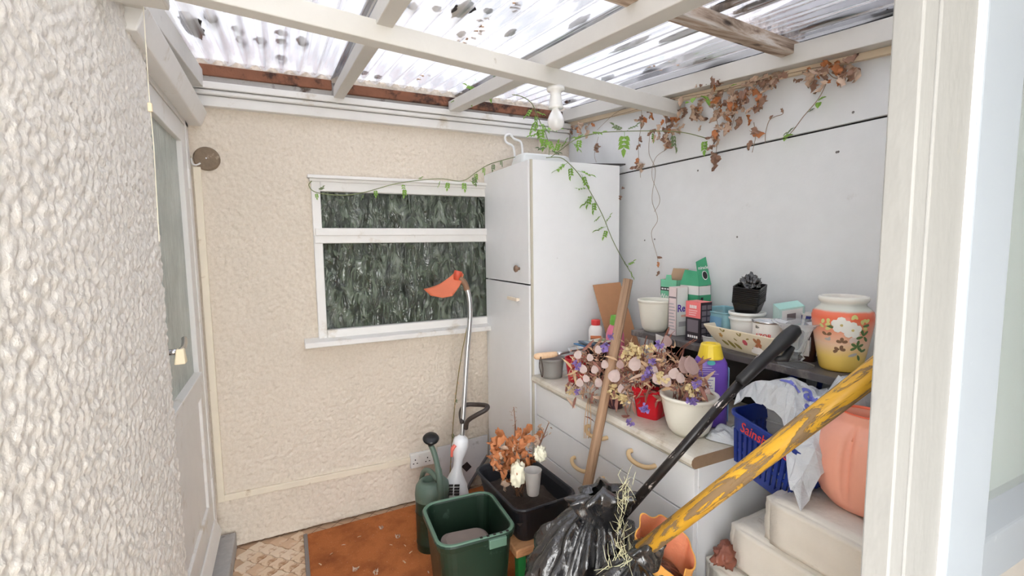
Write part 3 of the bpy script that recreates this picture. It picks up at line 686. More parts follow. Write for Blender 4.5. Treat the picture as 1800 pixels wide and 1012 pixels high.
gx, gy, gh = .072, .107, .219
t = carton('carton', 'tall green and white carton with its lid flap raised', (1.638,1.517,SZ), 0, gx, gy, gh, dict(front=g3, left=g3, right=g2, back=M_card), lid=False)
Ml = local_left(t, gx); Mf = local_front(t, gy, gh)
for Mq, w in ((Ml, gy/2), (Mf, gx/2)):
    flat_panel(t, 'green_band', g2, Mq, -w, w, .145, .180); flat_panel(t, 'green_base', g2, Mq, -w, w, .03, .06); flat_panel(t, 'dark_mark', K_, Mq, -w*.7, -w*.3, .155, .17, .0012)
b = MB(); b.slab([(-gx/2,gy/2,gh),(-gx/2,-gy/2,gh),(-gx/2+.016,-gy/2+.012,gh+.062),(-gx/2+.016,gy/2-.012,gh+.068)], .0016); b.build('sloped_side', g2, t, world=False)
fq = [Vector((-gx/2,-gy/2,gh)), Vector((gx/2,-gy/2,gh+.004)), Vector((gx/2-.004,-gy/2+.030,gh+.125)), Vector((-gx/2+.010,-gy/2+.070,gh+.108)), ]
fq[3] = fq[0]+(fq[2]-fq[1])*.86+(fq[1]-fq[0])*.12
b = MB(); b.slab(fq, .0016); b.build('raised_flap', g2, t, world=False)
fx, fy = (fq[1]-fq[0]).normalized(), (fq[2]-fq[1]).normalized(); Mfl = XF[t] @ frame((fq[0]+fq[1]+fq[2]+fq[3])/4, fx, fy)
for rr, c_, dz in ((.020, W_, .0035), (.0165, K_, .0045)):
    for sg in (1, -1): b = MB(); b.lathe([(rr,0),(rr,.0008)], 24, sx=.8); b.xf(Mfl @ Matrix.Translation((.004,-.014,dz*sg))); b.build('round_emblem', c_, t)
lettering(t, 'miracle', W_, Mfl, .002, .020, .020, .0045, .0004)

t = carton('carton', 'tall white carton with purple letters between the green and pink boxes', (1.5625,1.5415,SZ), .0, .066, .048, .212, dict(front=g3, top=mat('pinkish_card', (226,208,206), .6), left=mat('pinkish_card', (226,208,206), .6)))
Mf = local_front(t, .048, .212); Ml = local_left(t, .066); Mr = XF[t] @ frame(Vector((.0314,0,0)), (0,1,0), (0,0,1))
lettering(t, 'Re', INK('purple', (86,44,160)), Mf, -.006, .120, .044, .001, .001); flat_panel(t, 'orange_print', INK('pale_orange', (232,176,156)), Mf, -.006, .026, .082, .092)
for i in range(9): flat_panel(t, 'small_print', INK('grey', (176,170,172)), Ml, -.019, .018-.005*(i % 3), .025+i*.014, .030+i*.014)
flat_panel(t, 'print_line', INK('grey2', (120,112,116)), Ml, -.021, .021, .165, .172)
flat_panel(t, 'print_block', INK('grey', (176,170,172)), Mf, -.02, .025, .04, .062)

pk = mat('coral_pink_card', (236,122,122), .45, var=.05); bk = mat('black_card', (44,38,46), .45, var=.1)
t = carton('carton', 'small pink-topped black carton at the front of the boxes', (1.532,1.398,SZ), .0, .062, .078, .165, dict(front=bk, top=pk))
Ml = local_left(t, .062); Mf = local_front(t, .078, .165)
flat_panel(t, 'pink_face', pk, Ml, -.039, .039, .10, .165); [flat_panel(t, 'block_print', W_, Ml, -.018+.0095*i, -.011+.0095*i, .139, .152, .001) for i in range(4)]
for i in range(3): flat_panel(t, 'small_print', INK('pale_pink', (240,190,188)), Ml, -.022, .022-.004*i, .128-i*.009, .132-i*.009, .001)
flat_panel(t, 'photo_print', INK('grey3', (112,104,112)), Ml, -.030, .028, .04, .092)
[flat_panel(t, 'block_print', W_, Ml, -.026+.011*i, -.018+.011*i, .017, .027, .001) for i in range(5)]
for i in range(6):
    flat_panel(t, 'grey_window', INK('grey3', (112,104,112)), Mf, -.026, -.001, .016+i*.024, .034+i*.024)
    flat_panel(t, 'grey_window', INK('grey3', (112,104,112)), Mf, .004, .027, .016+i*.024, .034+i*.024)

bl = mat('faded_blue_plastic', (132,176,186), .45, var=.08, dirt=(170,190,190), dscale=8, damt=.5)
t = thing('storage_tub', 'faded blue rectangular tub of soil behind the floral dish', 'tub', (1.64,1.36,SZ), -.12)
o_ = [rrect(0,0,z,w,d,.015) for z, w, d in ((0,.155,.175),(.10,.165,.185),(.12,.168,.19),(.128,.178,.20),(.131,.172,.194),(.128,.162,.184),(.02,.148,.168))]
b = MB(); b.rings(o_); b.build('tub_body', bl, t, world=False, smooth=False, bevel=.002)
b = MB(); b.rings([rrect(0,0,z,.158,.178,.01) for z in (.085,.09)]); b.build('soil', mat('dry_soil', (136,116,96), .95, var=.3, bump=.6), t, world=False)
Ml = XF[t] @ frame(Vector((-.0845,0,0)), (0,-1,0), (0,0,1)); flat_panel(t, 'label_patch', mat('blue_label', (116,160,192), .4), Ml, -.03, .075, .065, .11, .002)

pot('saucer', 'small white saucer tucked beside the floral dish', 'saucer', (1.545,1.335,SZ), .040, .032, M_whitep, .9, .004, .004)

# floral dish, with painted sprigs and butterflies on its long side
t = thing('floral_dish', 'rectangular cream dish painted with flowers and a butterfly', 'dish', (1.56,1.165,SZ), -.10)
M_dish = mat('dish_glaze', (232,220,194), .25, var=.06, dirt=(200,180,146), dscale=6, damt=.66)
dl, dw = .335, .185
b = MB(); b.rings([rrect(0,0,z,w,d,.02) for z, w, d in ((0,dw*.55,dl*.66),(.012,dw*.62,dl*.74),(.05,dw*.84,dl*.9),(.083,dw,dl),(.087,dw-.002,dl-.002),(.083,dw-.014,dl-.014),(.05,dw*.84-.014,dl*.9-.014),(.014,dw*.56,dl*.68))]); b.build('dish_body', M_dish, t, smooth=False, bevel=.003, world=False)
def dish_side(u, v): k = (v-.012)/.071; return XF[t] @ Vector((-(dw*.62+(dw-dw*.62)*(k**.93))/2-.0022, -u, v))
for (u, v, col, L, W, n) in ((.035,.046,(196,84,96),.011,.010,6), (-.075,.055,(196,150,80),.010,.007,5), (.10,.05,(196,120,80),.009,.008,5)):
    f_ = None
    for i in range(n):
        b = decal(petal(u, v, 2*PI*i/n, L, W), dish_side); b.build('painted_petal', INK('rose%d' % col[0] + str(col[1]), col), t)
for (u, v, a, L) in ((-.06,.07,.6,.018),(-.06,.07,2.2,.016),(-.05,.04,-.7,.04),(-.08,.035,-.5,.034),(.02,.066,1.0,.018),(.02,.066,2.4,.017),(.045,.06,.3,.016),(.06,.03,-.5,.03),(-.02,.035,-.6,.036),(.0,.045,2.6,.016)):
    b = decal(petal(u, v, a, L, L*.35), dish_side); b.build('painted_leaf', INK('olive', (142,128,62)), t)
for (a, L) in ((.9,.026),(2.1,.022),(-.9,.018),(-2.2,.018)):
    b = decal(petal(.092,.052, a, L, L*.6), dish_side); b.build('painted_wing', INK('ochre', (184,124,84)), t)

# white pots stacked behind the dish with black square pots on top
pot('stacked_pot', 'white plastic pot standing in the floral dish, lower of two', 'pot', (1.60,1.225,SZ+.0145), .062, .105, M_whitep, .8, .010, .004, group='nested white pots in the dish')
pot('stacked_pot', 'white plastic pot nested on top, under the black square pots', 'pot', (1.60,1.225,SZ+.058), .063, .082, M_whitep, .8, .012, .004, group='nested white pots in the dish')
t = thing('square_pot_stack', 'leaning stack of nested black square seedling pots', 'pots', (1.60,1.222,SZ+.1415), 0, rot=Matrix.Rotation(.35, 3, 'Z') @ Matrix.Rotation(-.16, 3, 'Y') @ Matrix.Rotation(.10, 3, 'X'))
for i in range(9):
    z0 = i*.0075; b = MB()
    b.rings([rrect(0,0,z,w,w,.008,3) for z, w in ((z0,.076),(z0+.036,.092),(z0+.038,.096),(z0+.043,.097),(z0+.043,.090),(z0+.008,.072))]); b.build('square_pot', M_black, t, world=False)
def crumple(c, rx, ry, rz, seed, amp=.25, n=24, freq=2.2):
    b = MB()
    def fn(u, v):
        th, ph = u*2*PI, v*PI; d = Vector((math.cos(th)*math.sin(ph), math.sin(th)*math.sin(ph), math.cos(ph)))
        k = 1+amp*(noise.noise(d*freq+Vector((seed,0,0)))*1.6 + abs(noise.noise(d*freq*2.3+Vector((0,seed,0))))*1.2-.3)
        return Vector(c)+Vector((d.x*rx, d.y*ry, d.z*rz))*k
    return b.grid(fn, n*2, n)
b = crumple((0,0,.105), .036, .034, .036, 3, .4); b.build('crumpled_film', M_binbag, t, world=False, smooth=True)

# paint tin
t = thing('paint_tin', 'small white paint tin with a red band lying in the floral dish', 'tin', (1.528,1.085,SZ+.0145), -.9)
b = MB(); b.lathe([(.049,0),(.049,.108),(.051,.110),(.051,.116),(.047,.117),(.046,.113),(.040,.112)], 40); b.build('can', mat('tin_label', (226,222,216), .4), t, world=False, smooth=False)
b = MB(); b.lathe([(.0495,.1085),(.0522,.111),(.0522,.116),(.0495,.1175)], 40, close0=False, close1=False); b.build('rim', M_chrome, t, world=False, smooth=True)
b = MB(); b.lathe([(.044,.1135),(.044,.1145)], 32); b.build('lid', mat('tin_lid', (206,212,222), .4, .2, dirt=(236,238,240), dscale=30, damt=.45), t, world=False)
b = MB(); b.lathe([(.0495,.024),(.0495,.060)], 40, close0=False, close1=False); b.build('red_band', mat('red_band', (226,104,92), .45), t, world=False)
def tin_s(u, v, off=.0499): a = -PI/2 + u/.05; return XF[t] @ Vector((math.cos(a)*off, math.sin(a)*off, v))
for s_, ux, vz, sz, c_ in (('AZOR', -.018, .066, .020, (214,76,70)), ('Ec-', -.038, .096, .012, (60,58,40))):
    b = text_mb(s_, sz, bold=.0005, cuts=1); b.v = [tin_s(p.x+ux, p.y+vz, .0503) for p in b.v]; b.build('lettering', INK('tin%d' % c_[0], c_), t)

# mint carton leaning on the wall, clear sundae glass, bottle, tins
t = carton('carton', 'pale mint carton leaning against the wall behind the glass', (1.665,1.10,SZ), 0, .085, .05, .19, dict(front=mat('mint_card', (196,222,216), .6), left=mat('mint_card', (196,222,216), .6), top=mat('mint_top', (172,216,206), .6)), rot=Matrix.Rotation(-.5, 3, 'Z') @ Matrix.Rotation(.28, 3, 'X') @ Matrix.Rotation(-.16, 3, 'Y'))
Mf = local_front(t, .05, .19); flat_panel(t, 'white_label', W_, Mf, -.035, .035, .125, .185); flat_panel(t, 'grey_print', INK('grey2', (120,112,116)), Mf, -.018, .012, .145, .170, .0012)
t = thing('sundae_glass', 'clear footed sundae glass standing at the front of the shelf', 'glass', (1.505,.965,SZ))
pr = [(.001,.0),(.052,.0),(.053,.004),(.030,.010),(.016,.014),(.020,.020),(.026,.026),(.020,.033),(.019,.038),(.024,.050),(.030,.085),(.042,.118),(.060,.136),(.074,.142),(.076,.146),(.072,.146),(.056,.138),(.038,.118),(.026,.085),(.018,.048),(.001,.044)]
b = MB(); b.lathe(pr, 40, close0=False, close1=False); b.build('glass_bowl', M_glassware, t, world=False, smooth=True)
b = MB(); b.lathe([(.0195,.040),(.0245,.052),(.0310,.086),(.0425,.118)], 12, close0=False, close1=False); b.build('fluted_stem', M_glassware, t, world=False)
def bottle(name, label, c, rz, prof, sx, sy, body, cap, capprof, n=36, extra=None):
    t = thing(name, label, 'bottle', c, rz)
    b = MB()
    def ring(r, z, px_, py_): return [Vector((math.copysign(abs(math.cos(2*PI*j/n))**.72, math.cos(2*PI*j/n))*r*px_, math.copysign(abs(math.sin(2*PI*j/n))**.72, math.sin(2*PI*j/n))*r*py_, z)) for j in range(n)]
    b.rings([ring(r, z, sx, sy) for r, z in prof]); b.build('bottle_body', body, t, world=False, smooth=True)
    b = MB(); b.lathe(capprof, 28); b.build('cap', cap, t, world=False, smooth=False)
    return t
t = bottle('brown_bottle', 'brown bottle with a pale label half hidden by the orange vase', (1.60,.985,SZ), .3, [(.026,0),(.028,.004),(.028,.085),(.022,.10),(.012,.11),(.012,.122)], 1, 1, mat('brown_glass', (58,34,30), .15), K_ if False else mat('black_cap', (30,28,30), .4), [(.014,.118),(.014,.14),(.012,.141)])
b = MB(); b.lathe([(.0292,.02),(.0292,.075)], 36, close0=False, close1=False); b.build('paper_label', mat('label_paper', (214,206,200), .7, dirt=(140,120,116), dscale=40, damt=.6), t, world=False)
t = thing('blue_white_tin', 'blue and white tin standing behind the vase', 'tin', (1.655,1.0,SZ)); tz = .15
b = MB(); b.lathe([(.040,0),(.040,tz),(.042,tz+.002),(.042,tz+.006),(.038,tz+.006),(.036,tz-.03)], 32); b.build('can', mat('tin_label', (226,222,216), .4), t, world=False)
for i in range(7):
    b = MB(); a0 = i*2*PI/7; b.grid(lambda u, v, a0=a0: (math.cos(a0+u*.45+v*.3)*.0405, math.sin(a0+u*.45+v*.3)*.0405, tz-.045+.045*v), 5, 3); b.build('blue_stripe', INK('navy', (52,54,128)), t, world=False)
pot('grey_pot_liner', 'dark grey plastic pot between the sundae glass and the vase', 'pot', (1.645,1.09-.02,SZ), .052, .115, mat('grey_plastic', (104,104,106), .5), .75, .01, .004)

# painted vase
t = thing('painted_vase', 'orange to yellow vase painted with white flowers beside the post', 'vase', (1.585,.872,SZ))
vp = [(.052,0),(.056,.004),(.058,.010),(.066,.05),(.075,.10),(.0825,.15),(.0845,.172),(.081,.186),(.070,.198),(.0615,.206),(.0605,.212),(.0665,.219),(.069,.226),(.067,.233),(.061,.235),(.057,.230),(.055,.215),(.060,.19)]
def vr(z):
    for (r0, z0), (r1, z1) in zip(vp[:14], vp[1:14]):
        if z0 <= z <= z1: return r0+(r1-r0)*(z-z0)/(z1-z0)
    return .06
def mat_vase():
    q = NT('sunset_vase_glaze'); sp = q.n('ShaderNodeSeparateXYZ'); q.l(q.co.outputs['Object'], sp.inputs[0])
    z = q.math('ADD', q.math('MULTIPLY', sp.outputs[2], 1/.235), q.math('MULTIPLY', q.math('SUBTRACT', q.noise(q.mapping(), 12), .5), .05))
    col = q.ramp(z, [(.0, lin((232,190,84))), (.2, lin((240,206,112))), (.38, lin((238,202,170))), (.56, lin((238,160,130))), (.72, lin((236,116,84))), (.80, lin((236,120,92))), (.825, lin((206,206,192))), (.90, lin((214,214,206))), (.93, lin((232,228,218)))])
    return q.done(q.bsdf(col, .22, 0, None, .5))
b = MB(); b.lathe(vp, 64); b.build('vase_body', mat_vase(), t, world=False, smooth=True)
VA = math.atan2(-.872, -1.585) + .02                      # side that faces the doorway
def vs_(u, v, off=.0012): a = VA + u/.08; r = vr(v)+off; return XF[t] @ Vector((math.cos(a)*r, math.sin(a)*r, v))
def vset(items, nm, col, off):
    for (u, v, a, L, W) in items: decal(petal(u, v, a, L, W), lambda x, y: vs_(x, y, off)).build(nm, INK(nm+str(col[0]), col), t)
for (u, v, R_) in ((-.004,.152,.026), (.024,.138,.026)):
    vset([(u, v, 2*PI*i/5+.3, R_, R_*.85) for i in range(5)], 'white_petal', (240,238,230), .0014)
    vset([(u-.003, v, 0, .008, .008)], 'flower_centre', (206,186,120), .0022)
vset([(.03,.118,-.4+i*.9-1.5, .022, .014) for i in range(5)], 'outlined_petal', (226,206,196), .0012)
vset([(x, y, a, .016, .010) for x, y, a in ((-.045,.148,.5),(-.05,.14,2.5),(-.038,.155,1.4),(-.03,.14,3.4),(-.055,.152,1.2),(.045,.165,.3),(.05,.155,1.8),(.058,.16,.9),(.052,.145,-.3),(.02,.17,1.0),(.035,.172,2.2))], 'pale_bud', (214,206,130), .0013)
vset([(x, y, a, .022, .009) for x, y, a in ((-.03,.15,.4),(-.02,.142,2.9),(.05,.15,.2),(.056,.12,.8),(.058,.12,2.0),(.06,.118,-.8),(.058,.118,3.4),(.044,.085,.4),(.044,.085,1.5),(.044,.085,2.6),(.044,.085,3.6),(.044,.085,-.6),(.058,.07,.3),(.05,.06,-1.0))], 'green_leaf', (92,118,70), .0013)
vset([(x, y, a, .016, .010) for x, y, a in ((-.042,.117,.5),(-.042,.117,2.6),(.0,.098,.3),(.0,.098,1.6),(.0,.098,2.9),(-.004,.074,.1),(-.004,.074,1.2),(-.006,.074,2.8),(-.010,.072,3.6))], 'brown_butterfly', (126,92,64), .0013)
vset([(-.05,.104,0,.02,.008),(-.04,.10,1,.015,.006),(.02,.055,.3,.03,.01)], 'grey_sprig', (182,176,170), .0013)

# ------------------------------------------------------------------ on the worktop
t = thing('hardboard_offcut', 'brown hardboard offcut leaning against the cupboard side', 'board', (1.6,1.98,ZT))
b = MB(); b.slab([(1.53,1.93,ZT+.002),(1.70,1.89,ZT+.002),(1.655,2.06,1.315),(1.492,2.085,1.305)], .005); b.build('sheet', mat('hardboard', (186,136,98), .75, var=.08, scale=30, bump=.1, dirt=(150,104,74), dscale=14, damt=.68), t, bevel=.001)
pot('grey_pot', 'small grey plastic pot under the trowel at the far end of the worktop', 'pot', (1.20,2.03,ZT), .064, .10, mat('mid_grey_plastic', (136,134,130), .5), .82, .012, .004, mat('red_content', (184,58,56), .6))
pot('red_pot', 'bright red plastic pot next to the grey pot', 'pot', (1.265,1.90,ZT), .055, .12, mat('red_plastic', (196,28,44), .35), .72, .012, .004, M_soil)
tw = thing('trowel', 'garden trowel with pale wooden handle and leather loop laid across the pots', 'trowel', (1.16,2.0,ZT+.11))
h0, h1, h2 = Vector((1.085,2.0,.978)), Vector((1.205,1.985,.981)), Vector((1.265,1.965,.990))
b = MB(); L = h1-h0; b.tube([h0-L*.01, h0+L*.03, h0+L*.15, h0+L*.5, h0+L*.85, h1], [.006,.0135,.0165,.0155,.0145,.012], 16); b.build('handle', M_newwood, tw, smooth=True)
b = MB(); b.tube([h1, h1+(h2-h1)*.3, h2], [.013,.009,.006], 12); b.build('ferrule', M_silver, tw, smooth=True)
b = MB(); b.grid(lambda u, v: h2 + (Vector((1.40,1.93,1.0))-h2)*u + Vector((.3,.95,0))*((v-.5)*.075*(math.sin(min(1, u*1.15+.25)*PI*.85)**.6)) + Vector((0,0,.016*(abs(v-.5)*2)**2)), 14, 8); b.build('blade', M_silver, tw, smooth=True, solid=.002)
b = MB(); hp = h0+L*.2; b.tube(smoothpath([hp+Vector((0,-.016,0)), hp+Vector((-.01,-.02,-.04)), hp+Vector((.0,-.02,-.085)), hp+Vector((.008,-.018,-.10)), hp+Vector((.012,-.016,-.06)), hp+Vector((.002,-.016,0))]), .002, 6); b.build('leather_loop', mat('dark_leather', (70,52,46), .7), tw, smooth=True)
pk_c = [(58,120,170),(214,216,214),(70,90,110),(226,220,200)]
for i, (x, y, z, a) in enumerate(((1.33,1.885,1.03,.1), (1.36,1.90,1.036,.35), (1.34,1.86,1.043,-.15), (1.39,1.86,1.050,.5))):
    lab = ('blue seed packet lowest of the packets', 'pale seed packet second from the bottom', 'slate seed packet third in the pile', 'cream seed packet on top of the pile')[i] + ' beside the bottles'
    t = thing('seed_packet', lab, 'packet', (x,y,z), 0, 'seed packets behind the dried flowers', rot=Matrix.Rotation(a, 3, 'Z') @ Matrix.Rotation(.10, 3, 'Y'))
    b = MB(); b.rings([rrect(0,0,zz,w,d,.004,2) for zz, w, d in ((0,.13,.085),(.003,.135,.09),(.006,.13,.085))]); b.build('sleeve', mat('packet%d' % i, pk_c[i], .4, var=.15, scale=40), t, world=False)
    b = MB(); b.bb(-.05,.03,-.03,.02,.0062,.0068); b.build('picture', mat('packet_print%d' % i, ((206,200,190),(90,140,180),(150,170,180),(120,150,110))[i], .4, var=.4, scale=50), t, world=False)
pot('dark_pot_support', 'dark plastic pot under the seed packets', 'pot', (1.37,1.885,ZT), .055, .165, M_black, .8, .012, .004)
t = bottle('white_bottle', 'small white bottle with red cap beside the hardboard', (1.44,1.985,ZT), -.6, [(.032,0),(.036,.006),(.036,.225),(.030,.243),(.02,.252),(.018,.256)], 1, .8, mat('white_hdpe', (232,228,224), .4), mat('red_cap', (226,64,66), .4), [(.022,.252),(.023,.255),(.023,.276),(.021,.279)])
for nm, z0, z1, c_ in (('orange_label', .155, .20, (222,132,86)), ('dark_logo', .172, .186, (66,40,34))):
    b = MB(); w = .0365; b.bb(-.027, .027, -w*.8-.0006, -w*.8+.001, z0, z1); b.build(nm, INK(nm, c_), t, world=False)
t = bottle('pink_bottle', 'pink plastic bottle with green cap behind the dried flowers', (1.455,1.845,ZT), -.6, [(.040,0),(.046,.008),(.046,.19),(.043,.225),(.036,.252),(.026,.272),(.022,.276)], 1, .72, mat('pink_plastic', (226,120,150), .35), mat('green_cap', (110,176,66), .4), [(.023,.272),(.026,.276),(.026,.296),(.024,.298),(.022,.316),(.019,.32)])
b = MB(); b.lathe([(.026,0),(.026,.0012)], 28); b.xf(XF[t] @ Matrix.Translation((.002,-.0335,.20)) @ Matrix.Rotation(PI/2, 4, 'X')); b.build('round_label', mat('pale_label', (226,206,214), .4, dirt=(150,150,160), dscale=50, damt=.55), t)
t = bottle('purple_bottle', 'purple plastic bottle with large yellow cap behind the cream pot', (1.385,1.205,ZT), -.62, [(.052,0),(.060,.008),(.060,.20),(.057,.235),(.047,.255),(.040,.262)], 1, .62, mat('purple_plastic', (112,80,178), .35), mat('yellow_cap', (236,206,60), .35), [(.044,.252),(.0445,.256),(.034,.302),(.031,.306),(.018,.306),(.017,.302)])
Mf = XF[t] @ frame(Vector((0,-.0385,0)), (1,0,0), (0,0,1))
flat_panel(t, 'white_label', W_, Mf, -.048, .008, .11, .19, .0008)
for i in range(7): flat_panel(t, 'small_print', INK('lilac', (150,140,190)), Mf, -.044, .002-.004*(i % 3), .117+i*.010, .120+i*.010, .0014)
for i in range(4): flat_panel(t, 'small_print', INK('lilac2', (176,160,214)), Mf, -.046, .02-.008*i, .20+i*.008, .203+i*.008, .0008)
b = MB(); b.lathe([(.011,0),(.011,.001)], 20, sx=1.3, sy=.8); b.xf(Mf @ Matrix.Translation((-.006,.242,.0005))); b.build('brand_badge', INK('teal', (80,170,170)), t)
b = MB(); b.rings([[Vector((.0605*k, y, z)) for y in (-.02,.0,.02)] + [Vector((.061*k+.0004, y, z)) for y in (.02,.0,-.02)] for k, z in ((1,.02),(1,.22))]); b.build('side_stripe', INK('skyblue', (150,196,226)), t, world=False)

pot('cream_bowl_pot', 'large cream bowl-shaped pot at the front of the worktop', 'pot', (1.262,1.185,ZT), .097, .142, M_cream, .55, .012, .010, mat('pale_inside', (196,188,186), .8), bulge=1)
t = thing('red_square_pot', 'deep red square plant pot holding dried flowers', 'pot', (1.262,1.375,ZT), .35)
b = MB(); b.rings([rrect(0,0,z,w,w,.014,4) for z, w in ((0,.085),(.10,.108),(.102,.116),(.118,.119),(.119,.108),(.09,.098),(.01,.078))]); b.build('pot_body', mat('deep_red_plastic', (190,20,36), .3), t, world=False)
b = MB(); b.rings([rrect(0,0,z,.10,.10,.014,4) for z in (.085,.088)]); b.build('soil', M_soil, t, world=False)
pot('dark_purple_pot', 'small dark purple pot at the worktop edge under the flowers', 'pot', (1.20,1.52,ZT), .040, .075, mat('aubergine_plastic', (62,36,44), .3), .8, .008, .003, M_soil)
t = thing('black_tray', 'small black plastic tray tilted on the red square pot', 'tray', (1.285,1.32,ZT+.135), .3)
b = MB(); b.rings([rrect(0,0,z,w,d,.012,3) for z, w, d in ((0,.10,.07),(.018,.115,.085),(.020,.113,.083),(.004,.095,.066))]); b.build('tray_body', M_black, t, world=False, bevel=.001)
for i, (c, r, h) in enumerate(((Vector((1.50,1.005,ZT)), .06, .075), (Vector((1.50,1.005,ZT+.048)), .063, .07))):
    pot('white_bowl', ('white bowl below the shelf, lower of the nested pair', 'white bowl below the shelf, upper of the nested pair')[i], 'bowl', c, r, h, M_whitep, .7, .008, .004, group='nested white bowls under the shelf')
def crumpled_sheet(name, label, cat, c, w, d, h, seed, material, rz=0):
    t = thing(name, label, cat, c, rz)
    def fn(u, v):
        p = Vector(((u-.5)*w, (v-.5)*d, 0)); q = p*14+Vector((seed,seed,0))
        z = h*(.35+.8*abs(noise.noise(q))+.5*noise.noise(q*2.1)); z = max(.003, z*(1-(abs(u-.5)*2)**4)*(1-(abs(v-.5)*2)**4)+.003)
        return p+Vector((noise.noise(q+Vector((7,0,0)))*.012, noise.noise(q+Vector((0,9,0)))*.012, z))
    b = MB(); b.grid(fn, 30, 26); b.build('film', material, t, world=False, smooth=False, solid=.0008); return t, fn
t, fn = crumpled_sheet('crumpled_wrapper', 'crumpled white and green plastic wrapper at the worktop corner', 'wrapper', (1.36,1.085,ZT), .15, .12, .05, 4, M_carrier, .3)
for k in range(3):
    b = MB(); b.grid(lambda u, v, k=k: XF[t] @ (fn(.62+.10*k+u*.05, .15+.5*v)+Vector((0,0,.003))), 4, 14); b.build('green_stripe', INK('stripe_green', (110,184,140)), t)
t = thing('paper_slip', 'upright white paper slip standing behind the dried flowers', 'paper', (1.455,1.60,ZT))
b = MB(); b.slab([(1.445,1.475,ZT+.001),(1.452,1.535,ZT+.001),(1.438,1.545,1.135),(1.436,1.485,1.128)], .001); b.build('sheet', mat('white_paper', (226,224,220), .7), t)
# ------------------------------------------------------------------ floor: mat, watering can, bins, stool
t = thing('door_mat', 'rust brown coir mat with a grey edge on the tiled floor', 'mat', (.45, 2.1, 0))
b = MB(); b.hexa([(.03,1.3,.0),(1.1,1.3,.0),(1.1,2.655,.0),(.036,2.615,.0),(.03,1.3,.012),(1.1,1.3,.012),(1.1,2.655,.012),(.036,2.615,.012)]); b.build('coir_pile', M_coir, t, bevel=.003)
b = MB(); b.hexa([(.012,1.3,0),(.031,1.3,0),(.037,2.62,0),(.018,2.62,0),(.012,1.3,.014),(.031,1.3,.014),(.037,2.62,.014),(.018,2.62,.014)]); b.build('edge_binding', mat('grey_binding', (128,120,116), .8, bump=.4), t, bevel=.003)

M_dgreen = mat('dark_green_plastic', (26,46,34), .4, var=.2, dirt=(84,104,92), dscale=9, damt=.62)
M_cangreen = mat('sage_green_plastic', (92,112,100), .45, var=.12, dirt=(120,132,120), dscale=12, damt=.6)
wc = thing('green_watering_can', 'dark green watering can with upright spout and black rose by the wall', 'watering can', (.615, 2.225, 0), .25)
ell = lambda z, rx, ry, n=36, oy=0: [Vector((rx*math.cos(2*PI*j/n), ry*math.sin(2*PI*j/n)+oy, z)) for j in range(n)]
b = MB(); b.rings([ell(z, r, r*.88) for z, r in ((0,.080),(.01,.086),(.045,.087),(.05,.090),(.056,.087),(.20,.088),(.205,.091),(.212,.088),(.268,.088))], True, False); b.build('lower_body', M_dgreen, wc, world=False, smooth=True)
b = MB(); b.rings([ell(z, rx, ry, oy=oy) for z, rx, ry, oy in ((.268,.089,.079,0),(.30,.090,.080,0),(.335,.084,.074,.0),(.352,.070,.058,.004),(.360,.050,.034,.006),(.352,.046,.030,.006),(.30,.044,.028,.006))], False, True); b.build('shoulder', M_cangreen, wc, world=False, smooth=True)
b = MB(); b.rings([ell(.318, .045, .029, oy=.006), ell(.3185, .044, .028, oy=.006)]); b.build('filler_hole', M_dark, wc, world=False)
b = MB(); b.tube(smoothpath([(.0,-.078,.16),(.0,-.080,.24),(.005,-.072,.34),(.008,-.05,.42),(.0,-.03,.50),(-.012,-.015,.548)]), [.019]*13+[.017]*6+[.0135]*12, 14); b.build('spout', M_cangreen, wc, world=False, smooth=True)
b = MB(); b.tube(smoothpath([(.0,.082,.20),(.0,.115,.28),(.0,.085,.365),(.0,.02,.392),(0,-.055,.375)]), .013, 10); b.build('handle', M_cangreen, wc, world=False, smooth=True)
b = MB(); b.lathe([(.013,0),(.016,.014),(.038,.036),(.041,.044),(.036,.052),(.012,.056),(.002,.056)], 24); b.xf(XF[wc] @ Matrix.Translation((-.012,-.015,.544)) @ Matrix.Rotation(.35, 4, 'X') @ Matrix.Rotation(-.12, 4, 'Y')); b.build('rose', M_black, wc, smooth=True)

BZ = .45
bn = thing('green_bin', 'tall dark green plastic bin with a notched rim standing on the mat', 'bin', (.605, 1.69, .0125), .0, rot=Matrix.Rotation(-.05, 3, 'Z'))
bx, by = .30, .315; hh = BZ-.0125
b = MB(); b.rings([rrect(0,0,z,w,d,r) for z, w, d, r in ((0,bx*.74,by*.74,.04),(.01,bx*.76,by*.76,.045),(hh-.03,bx*.96,by*.96,.055),(hh-.028,bx*.96+.02,by*.96+.02,.06),(hh-.006,bx+.016,by+.016,.062),(hh,bx+.008,by+.008,.06),(hh,bx-.016,by-.016,.052),(hh-.006,bx-.022,by-.022,.05),(.02,bx*.72,by*.72,.04))]); b.build('bin_body', M_dgreen, bn, world=False, bevel=.0015, angle=.9)
M_rimgreen = mat('worn_green_rim', (92,122,104), .5, var=.15, dirt=(50,74,60), dscale=14)
b = MB(); b.rings([rrect(0,0,z,w,d,r) for z, w, d, r in ((hh+.0005,bx+.010,by+.010,.061),(hh+.004,bx+.004,by+.004,.06),(hh+.004,bx-.012,by-.012,.054),(hh+.0005,bx-.018,by-.018,.052))], False, False); b.build('rim', M_rimgreen, bn, world=False)
for i in range(5): b = MB(); b.bb(.0+i*.026, .010+i*.026, -by/2-.004, -by/2+.006, hh+.0035, hh+.0055); b.build('rim_slot', M_dark, bn, world=False)
b = MB(); b.bb(.03, .10, -by/2-.018, -by/2-.004, hh-.04, hh-.005); b.build('lid_catch', M_rimgreen, bn, world=False, bevel=.003)
t = thing('cardboard_wad', 'grey brown folded card lying inside the green bin', 'card', (.605, 1.665, .1))
